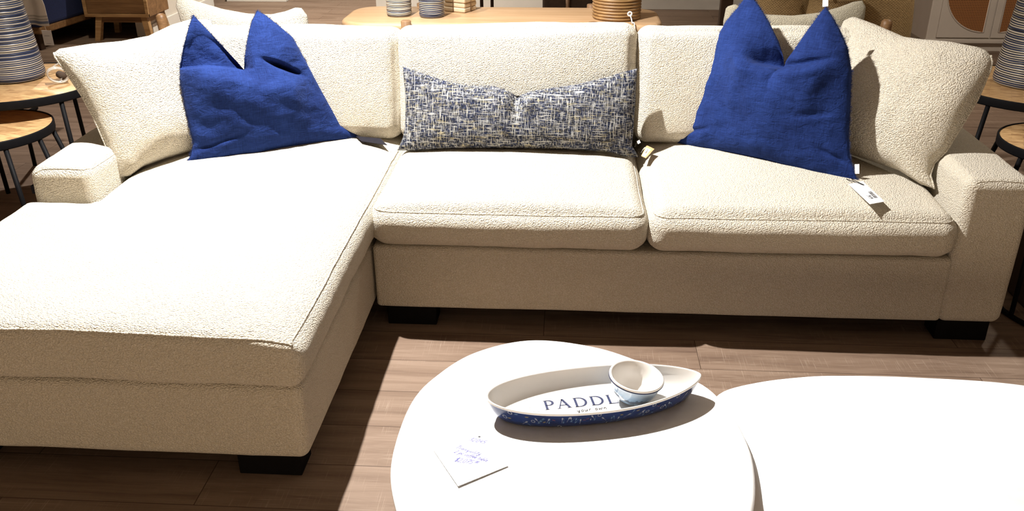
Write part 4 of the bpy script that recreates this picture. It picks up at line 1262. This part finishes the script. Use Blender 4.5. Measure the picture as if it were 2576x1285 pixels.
for i, nm in enumerate(names):
    lab = ('bottom' if i == 0 else 'topmost' if i == 5 else nm + ' from the bottom') + ' pale block in the tied stack on the console'
    if i == 0:
        c = cushion_mesh('coaster', (0.068, 0.062, 0.0125), 0.008, cushion_fn((0.068, 0.062, 0.0125), 0.008, (0, 0), (0, 0), 0), (4, 4, 2))
        bpy.data.objects.remove(blk)
        blk = link('coaster', c, M['cream_cer']); b0_ = blk
    else:
        blk = b0_.copy(); COL.objects.link(blk)
    blk.location = (0.078 + random.uniform(-.003, .003), 2.178 + random.uniform(-.003, .003), zs + 0.0125); blk.rotation_euler = (0, 0, blk_rot + random.uniform(-.04, .04))
    tag(blk, lab, 'coaster', 'tied stack of pale blocks'); zs += 0.0252
tw_ = thing('twine', 'brown twine tied around the stack of pale blocks', 'string', (0.078, 2.178, 0.7505), rot=(0, 0, blk_rot))
tube('loop', [(0, -0.0655, 0), (0, -0.0655, 0.152), (0, 0.0655, 0.152), (0, 0.0655, 0)], 0.0022, M['twine'], tw_, 6, False)
tube('loop', [(-0.0715, 0, 0), (-0.0715, 0, 0.152), (0.0715, 0, 0.152), (0.0715, 0, 0)], 0.0022, M['twine'], tw_, 6, False)
ratt = thing('rattan_lamp', 'coiled rattan lamp base near the right end of the console', 'lamp', (0.925, 2.005, 0.7505))
prof = [(0.001, 0.0), (0.118, 0.0)]
for i in range(18):
    z0 = 0.002 + i * 0.0155
    for q in range(6):
        a = math.pi * q / 5
        prof.append((0.122 + 0.0065 * math.sin(a) , z0 + 0.0155 * q / 5.2))
prof += [(0.11, 0.285), (0.02, 0.30), (0.001, 0.30)]
lathe('coiled_base', prof, M['rattan'], ratt, 80)
gx, gy = 0.062, -0.118
tube('grommet', [(gx + 0.010 * math.cos(a * math.pi / 8), gy - 0.010, 0.042 + 0.010 * math.sin(a * math.pi / 8)) for a in range(16)], 0.004, M['paper'], ratt, 8, True)
tube('cord', catmull([(gx, gy, 0.042), (gx + 0.008, gy - 0.03, 0.02), (gx + 0.012, gy - 0.06, 0.005), (gx + 0.02, gy - 0.095, 0.005), (gx + 0.03, gy - 0.14, -0.10)], 6), 0.003, M['paper'], ratt, 8)

# ------------------------------------------------------------------ armchairs behind the sofa
def lounge_chair(label, x0, x1, plabel, pill, mat, mirror):
    ch = wthing('lounge_chair', label, 'chair', ((x0 + x1) / 2, 1.4, 0), 'wood framed lounge chairs')
    for x in (x0, x1):
        s = -1 if x == x0 else 1
        top = 0.845 if (x == x0) != mirror else 0.72
        tube('back_post', [(x - s * 0.10, 1.42, 0.0), (x, 1.50, top - 0.03), (x + s * 0.002, 1.502, top - 0.01), (x + s * 0.003, 1.503, top)], [0.018, 0.026, 0.024, 0.012], M['walnut'], ch, 16)
        tube('front_leg', [(x, 1.14, 0.0), (x, 1.16, 0.44)], 0.018, M['walnut'], ch, 12)
        tube('side_rail', [(x, 1.15, 0.38), (x - s * 0.03, 1.47, 0.38)], 0.016, M['walnut'], ch, 12)
    tube('back_rail', [(x0, 1.49, 0.70), (x1, 1.49, 0.70)], 0.018, M['walnut'], ch, 12)
    tube('back_rail', [(x0 + 0.04, 1.46, 0.50), (x1 - 0.04, 1.46, 0.50)], 0.016, M['walnut'], ch, 12)
    h = ((x1 - x0) / 2 - 0.02, 0.17, 0.04)
    st = link('seat', cushion_mesh('seat', h, 0.03, cushion_fn(h, 0.03, (0.01, 0), (0, 0), 0.002), (12, 8, 4)), M[mat], ch)
    st.location = ((x0 + x1) / 2, 1.30, 0.43)
    p = thing('back_pillow', plabel, 'pillow', matrix=T3((0, 1.475, 0.47)) @ Rx(90 - 6))
    L, T, R, B = pill
    link('cover', pillow_mesh('cover', L, T, R, B, 50, 40, 0.075, 0.05, 3.0, 0.45, None, 0.006, x0), M[mat], p)
pl = ([(-1.21, 0.0), (-1.19, 0.12), (-1.20, 0.28), (-1.232, 0.41), (-1.22, 0.452)], [(-1.22, 0.452), (-1.19, 0.455), (-1.12, 0.432), (-1.0, 0.398), (-0.88, 0.378), (-0.76, 0.375), (-0.69, 0.39), (-0.64, 0.408), (-0.61, 0.405)], [(-0.60, 0.0), (-0.60, 0.15), (-0.58, 0.30), (-0.585, 0.37), (-0.61, 0.405)], [(-1.21, 0), (-0.9, 0.01), (-0.6, 0)])
lounge_chair('wood-framed lounge chair behind the left half of the sofa', -1.305, -0.60, 'cream boucle pillow standing on the lounge chair behind the left of the sofa', pl, 'sofa', False)
pr = ([(1.42, 0.0), (1.41, 0.2), (1.402, 0.36), (1.41, 0.425)], [(1.41, 0.425), (1.45, 0.438), (1.50, 0.415), (1.6, 0.392), (1.72, 0.388), (1.84, 0.402), (1.93, 0.428), (1.99, 0.452), (2.03, 0.458)], [(2.03, 0.0), (2.02, 0.2), (2.05, 0.38), (2.05, 0.43), (2.03, 0.458)], [(1.42, 0), (1.7, 0.01), (2.03, 0)])
lounge_chair('wood-framed lounge chair behind the right half of the sofa', 1.45, 2.150, 'oatmeal boucle pillow standing on the lounge chair behind the right of the sofa', pr, 'boucle_grey', True)

# ------------------------------------------------------------------ nightstand at back left
ns = wthing('nightstand', 'brown wooden nightstand on splayed legs at the back left', 'nightstand', (-3.17, 5.05, 0))
X0, X1, Y0, Y1, Z0, Z1 = -3.50, -2.93, 4.80, 5.22, 0.205, 0.66
box('case', X0, X1, Y0 + 0.02, Y1, Z0, Z1, M['walnut'], ns, 0.004)
box('case_frame', X0, X1, Y0, Y0 + 0.02, Z0, Z0 + 0.028, M['teak'], ns, 0.002)
box('case_frame', X0, X1, Y0, Y0 + 0.02, Z1 - 0.028, Z1, M['teak'], ns, 0.002)
box('case_frame', X0, X0 + 0.028, Y0 - 0.001, Y0 + 0.019, Z0, Z1, M['teak'], ns, 0.002)
box('case_frame', X1 - 0.028, X1, Y0 - 0.001, Y0 + 0.019, Z0, Z1, M['teak'], ns, 0.002)
d = box('drawer', X0 + 0.032, X1 - 0.032, Y0 + 0.006, Y0 + 0.03, Z0 + 0.032, Z0 + 0.28, M['walnut'], ns, 0.002)
tube('knob', [(-3.21, Y0 + 0.008, Z0 + 0.235), (-3.21, Y0 - 0.02, Z0 + 0.235)], 0.012, M['black'], d, 12)
d = box('drawer', X0 + 0.032, X1 - 0.032, Y0 + 0.006, Y0 + 0.03, Z0 + 0.29, Z1 - 0.032, M['walnut'], ns, 0.002)
tube('knob', [(-3.21, Y0 + 0.008, Z0 + 0.36), (-3.21, Y0 - 0.02, Z0 + 0.36)], 0.012, M['black'], d, 12)
for (x, y, sx, sy) in ((X0 + 0.11, Y0 + 0.05, -1, -1), (X1 - 0.06, Y0 + 0.05, 1, -1), (X0 + 0.11, Y1 - 0.06, -1, 1), (X1 - 0.06, Y1 - 0.06, 1, 1)):
    bm = bmesh.new(); r = bmesh.ops.create_cube(bm, size=1)
    for v_ in r['verts']:
        top = v_.co.z > 0
        v_.co = Vector((x + v_.co.x * (0.055 if top else 0.045) + (0 if top else sx * 0.035), y + v_.co.y * 0.05 + (0 if top else sy * 0.03), Z0 if top else 0.0))
    link('leg', bm_mesh(bm, 'leg'), M['teak'], ns, False)
box('underframe', X0 + 0.08, X1 - 0.03, Y0 + 0.03, Y1 - 0.03, Z0 - 0.05, Z0, M['walnut'], ns, 0.002)

# navy bed / bench at back left
nb = wthing('upholstered_bed', 'navy upholstered bed on a wooden rail at the back left corner', 'bed', (-4.3, 4.7, 0))
Mn = T3((-3.64, 4.32, 0)) @ Rz(-6)
box('mattress_panel', -2.2, 0.0, 0.0, 1.1, 0.20, 0.72, M['navy_fab'], nb, 0.03, 3, Mn)
box('side_rail', -2.2, -0.01, 0.02, 1.08, 0.145, 0.205, M['walnut'], nb, 0.01, 2, Mn)
for (x, y) in ((-0.12, 0.12), (-2.1, 0.12), (-0.12, 0.98), (-2.1, 0.98)):
    box('leg', x - 0.03, x + 0.03, y - 0.03, y + 0.03, 0, 0.15, M['dark_wood'], nb, 0.004, 2, Mn)

# towel ladder
rk = wthing('towel_stand', 'dark metal towel stand behind the left side table', 'stand', (-2.6, 2.45, 0))
for x in (-3.05, -2.80):
    tube('upright', [(x, 2.50, 0), (x, 2.50, 1.2)], 0.010, M['black'], rk, 12)
tube('rail', [(-3.05, 2.50, 1.18), (-2.40, 2.50, 1.18)], 0.010, M['black'], rk, 12)
tube('foot_bar', [(-3.05, 2.30, 0.012), (-3.05, 2.70, 0.012)], 0.012, M['black'], rk, 12)
tube('foot_bar', [(-2.80, 2.30, 0.012), (-2.80, 2.70, 0.012)], 0.012, M['black'], rk, 12)
tw2 = wthing('linen_towel', 'grey striped linen towel hanging behind the left lamp', 'towel', (-2.55, 2.45, 1.18))
V = []; F = []; nx, nz = 40, 40
for s in (0, 1):
    for j in range(nz + 1):
        for i in range(nx + 1):
            u = i / nx; t = j / nz
            z = 1.195 - t * (0.585 + 0.02 * u)
            xr = -2.535 + 0.085 * min(1, t * 1.25); xl = -2.80
            x = xl + (xr - xl) * u
            y = 2.485 - 0.02 + 0.014 * math.sin(u * 17 + t * 2) - 0.014 * math.exp(-t * 8) - s * 0.007
            V.append((x, y, z))
o2 = (nx + 1) * (nz + 1)
for s in (0, 1):
    for j in range(nz):
        for i in range(nx):
            a = s * o2 + j * (nx + 1) + i
            q = (a, a + 1, a + nx + 2, a + nx + 1); F.append(q if s else q[::-1])
for j in range(nz):
    a = j * (nx + 1) + nx; F.append((a, a + nx + 1, a + nx + 1 + o2, a + o2))
    a = j * (nx + 1); F.append((a, a + o2, a + nx + 1 + o2, a + nx + 1))
for i in range(nx):
    a = nz * (nx + 1) + i; F.append((a, a + o2, a + 1 + o2, a + 1))
link('cloth', mesh('cloth', V, F), M['towel'], tw2)
o = box('hang_tag', -2.500, -2.440, 2.452, 2.454, 0.475, 0.565, M['paper'], tw2, 0.0005, 1, T3((0, 0, 0)))
card_marks('printed_line', [(-2.488, 2.4515, 0.54), (-2.452, 2.4515, 0.54), (-2.452, 2.4515, 0.48), (-2.488, 2.4515, 0.48)], [(0.0, 0.9, 0.10, 0.16), (0.1, 0.9, 0.88, 0.92)], M['grey_ink'], o, -0.0003)
tube('tag_string', [(-2.470, 2.453, 0.565), (-2.480, 2.462, 0.61)], 0.0012, M['paper'], tw2, 6)

# low white display plinth on the floor, far left
pp = box('display_plinth', -3.0, -2.35, 6.82, 7.9, 0, 0.07, M['trim'], None, 0.004); tag(pp, 'low white display plinth on the far floor', 'plinth')

# chair and stool seen over the console
dc = wthing('bar_stool', 'dark wooden bar stool standing behind the console', 'stool', (-0.05, 4.6, 0))
for (x, y) in ((-0.10, 4.5), (-0.028, 4.5), (-0.16, 4.8), (0.03, 4.8)):
    tube('leg', [(x, y, 0), (x, y, 0.66)], 0.014, M['dark_wood'], dc, 10)
lathe('seat', [(0.001, 0.66), (0.15, 0.66), (0.16, 0.68), (0.15, 0.70), (0.001, 0.70)], M['dark_wood'], dc, 32).location = (-0.06, 4.65, 0)
uc = wthing('upholstered_chair', 'brown upholstered chair with a light wooden leg behind the console', 'chair', (0.70, 4.7, 0))
box('seat', 0.46, 0.92, 4.45, 4.95, 0.26, 0.52, M['brown_uph'], uc, 0.03, 3)
box('backrest', 0.46, 0.92, 4.90, 5.02, 0.50, 0.95, M['brown_uph'], uc, 0.03, 3)
for (x, y) in ((0.66, 4.43), (0.90, 4.47), (0.48, 4.93), (0.90, 4.93)):
    tube('leg', [(x, y, 0), (x, y, 0.50)], 0.016, M['oak_dark'], uc, 12)

# ladder beside the baskets
ld = wthing('wooden_ladder', 'dark wooden display ladder standing left of the woven baskets', 'ladder', (1.8, 3.3, 0))
for x in (1.625, 1.90):
    box('side_rail', x, x + 0.075, 3.0, 3.06, 0, 1.7, M['dark_wood'], ld, 0.004)
for z in (0.25, 0.55, 0.85, 1.15, 1.45):
    box('rung', 1.65, 1.95, 3.01, 3.05, z, z + 0.04, M['dark_wood'], ld, 0.004)

# baskets
def basket(label, x, y, r, h, belly):
    root = thing('woven_basket', label, 'basket', (x, y, 0), group='tall seagrass baskets')
    prof = [(0.001, 0.0), (r * 0.86, 0.0)]
    n = 60
    for i in range(n + 1):
        t = i / n
        rr = r * (0.86 + belly * math.sin(math.pi * min(1, t * 1.05)) ** 0.8)
        prof.append((rr, 0.005 + (h - 0.02) * t))
    prof += [(prof[-1][0] + 0.006, h - 0.005), (prof[-1][0], h), (prof[-1][0] - 0.02, h), (r * 0.8, 0.03), (0.001, 0.03)]
    lathe('basket_body', prof, M['seagrass'], root, 96)
    for s in (-1, 1):
        tube('handle', [(s * r * 0.35 * math.cos(a), -r * 0.92 * 1 if s < 0 else r * 0.92, h + 0.05 * math.sin(a)) for a in [math.pi * k / 10 for k in range(11)]], 0.008, M['seagrass'], root, 8)
    return root
basket('left round seagrass basket behind the right blue pillow', 1.935, 2.775, 0.205, 0.84, 0.14)
basket('middle seagrass basket standing slightly in front of the other two', 2.17, 2.45, 0.165, 0.80, 0.14)
basket('large right seagrass basket next to the cabinet', 2.48, 2.72, 0.225, 0.92, 0.14)

# cabinet with cane doors
cb = wthing('cane_cabinet', 'greige cabinet with half-round cane door insets at the back right', 'cabinet', (4.3, 4.95, 0))
CX0, CX1, CY0, CY1, CZ0, CZ1 = 3.575, 5.15, 4.72, 5.15, 0.075, 1.05
box('case', CX0, CX1, CY0, CY1, CZ0, CZ1, M['cabinet'], cb, 0.008)
box('plinth', CX0 + 0.02, CX1 - 0.02, CY0 + 0.02, CY1 - 0.02, 0, CZ0, M['cabinet'], cb, 0.004)
box('bottom_moulding', CX0 - 0.012, CX1 + 0.012, CY0 - 0.024, CY0, CZ0 - 0.005, CZ0 + 0.03, M['cabinet'], cb, 0.008, 3)
def door(x0, x1, flip):
    dd = box('door', x0, x1, CY0 - 0.016, CY0 - 0.002, CZ0 + 0.04, CZ1 - 0.02, M['cabinet'], cb, 0.003)
    cxx = x1 - 0.055 if not flip else x0 + 0.055
    r = 0.34; cz_ = 0.50
    V = []; n = 32
    for i in range(n + 1):
        a = (math.pi / 2 + math.pi * i / n) if not flip else (-math.pi / 2 + math.pi * i / n)
        V.append((cxx + r * math.cos(a), CY0 - 0.0175, cz_ + r * math.sin(a)))
    f = tuple(range(n + 1)) if not flip else tuple(range(n + 1))
    link('cane_inset', mesh('cane_inset', V, [f]), M['cane'], dd, False)
    tube('inset_bead', V, 0.006, M['cabinet'], dd, 6, True)
door(3.65, 4.065, False); door(4.075, 4.49, True); door(4.50, 4.92, False)

# black framed stand with brown box beside the right arm
sd = wthing('metal_stand', 'round black metal stand on the floor right of the sofa arm', 'stand', (2.56, 0.24, 0))
def circ(cx, cy, r, z, n=48): return [(cx + r * math.cos(2 * math.pi * k / n), cy + r * math.sin(2 * math.pi * k / n), z) for k in range(n)]
tube('base_ring', circ(2.60, 0.27, 0.275, 0.010), 0.010, M['black'], sd, 8, True)
tube('top_ring', circ(2.60, 0.27, 0.275, 0.42), 0.010, M['black'], sd, 8, True)
for k in range(4):
    a = math.radians(197 + 90 * k)
    tube('upright', [(2.60 + 0.275 * math.cos(a), 0.27 + 0.275 * math.sin(a), 0.01), (2.60 + 0.275 * math.cos(a), 0.27 + 0.275 * math.sin(a), 0.42)], 0.009, M['black'], sd, 8)
bb = wthing('storage_box', 'brown box with a white label inside the black stand', 'box', (2.60, 0.27, 0))
box('carton', 2.42, 2.78, 0.12, 0.42, 0.001, 0.34, M['brown_box'], bb, 0.006)
box('paper_label', 2.425, 2.55, 0.117, 0.1195, 0.20, 0.27, M['paper'], bb, 0.0003)

# ------------------------------------------------------------------ camera
for r_ in WORLD_ROOTS:
    inv = Matrix.Translation(-r_.location)
    for c in r_.children: c.matrix_parent_inverse = inv
cam_d = bpy.data.cameras.new('camera'); cam = bpy.data.objects.new('camera', cam_d); COL.objects.link(cam)
cam_d.sensor_width = 36.0; cam_d.lens = CAM['lens']; cam_d.clip_start = 0.05
mw = Matrix.Identity(4)
for i in range(3):
    mw[i][0] = CAM['R'][i]; mw[i][1] = CAM['U'][i]; mw[i][2] = -CAM['F'][i]; mw[i][3] = CAM['C'][i]
cam.matrix_world = mw
bpy.context.scene.camera = cam

# ------------------------------------------------------------------ lights
def spot(name, loc, target, power, size=80, blend=0.3, rad=0.03, col=(1, 0.93, 0.82)):
    d = bpy.data.lights.new(name, 'SPOT'); d.energy = power; d.spot_size = math.radians(size); d.spot_blend = blend
    d.shadow_soft_size = rad; d.color = col
    o = bpy.data.objects.new(name, d); COL.objects.link(o); o.location = loc
    o.rotation_euler = (Vector(target) - Vector(loc)).to_track_quat('-Z', 'Y').to_euler()
    return o
spot('ceiling_spot_key', (-0.42, 0.24, 2.95), (-0.05, 0.15, 0.4), 1040, 118, 0.8, 0.026, (1, 0.967, 0.925))
spot('ceiling_spot_right', (3.9, 2.4, 3.1), (3.0, 1.6, 0.4), 110, 90, 0.8, 0.08, (1, 0.9, 0.75))
spot('ceiling_spot_left', (-2.6, 3.2, 3.1), (-2.25, 1.75, 0.0), 300, 60, 0.7, 0.04, (1, 0.90, 0.80))
spot('ceiling_spot_console', (-0.9, 1.9, 3.1), (0.2, 2.3, 0.6), 185, 80, 0.8, 0.03, (1, 0.92, 0.80))
spot('ceiling_spot_far', (-1.2, 5.4, 3.1), (-1.2, 5.9, 0), 900, 110, 0.9, 0.05, (1, 0.93, 0.82))
spot('ceiling_spot_nightstand', (-2.6, 3.2, 3.1), (-3.2, 4.9, 0.4), 130, 50, 0.8, 0.05, (1, 0.88, 0.70))
spot('ceiling_spot_cabinet', (2.6, 1.4, 3.1), (3.6, 4.3, 0.3), 300, 60, 0.9, 0.06, (1, 0.90, 0.78))
def area_light(name, loc, target, power, sx, sy, col):
    d = bpy.data.lights.new(name, 'AREA'); d.shape = 'RECTANGLE'; d.size = sx; d.size_y = sy; d.energy = power; d.color = col
    o = bpy.data.objects.new(name, d); COL.objects.link(o); o.location = loc
    o.rotation_euler = (Vector(target) - Vector(loc)).to_track_quat('-Z', 'Y').to_euler()
area_light('low_front_fill', (0.7, -5.6, 0.60), (0.7, 0.0, 0.52), 70, 6.0, 1.0, (1, 0.76, 0.52))  # added area fill, stands in for bounce off the bright floor; no window there
area_light('rear_overhead_fill', (0.5, 3.5, 3.15), (0.5, 4.0, 0), 12, 5.0, 3.0, (1, 0.85, 0.7))  # added soft overhead fill for the rear of the room, no actual fixture
wd = bpy.data.worlds.new('world'); bpy.context.scene.world = wd; wd.use_nodes = True
bg = wd.node_tree.nodes['Background']; bg.inputs[0].default_value = (1.0, 0.85, 0.7, 1); bg.inputs[1].default_value = 0.015
vs_ = bpy.context.scene.view_settings
vs_.view_transform = 'Standard'; vs_.look = 'None'; vs_.exposure = 0.0; vs_.gamma = 1.0
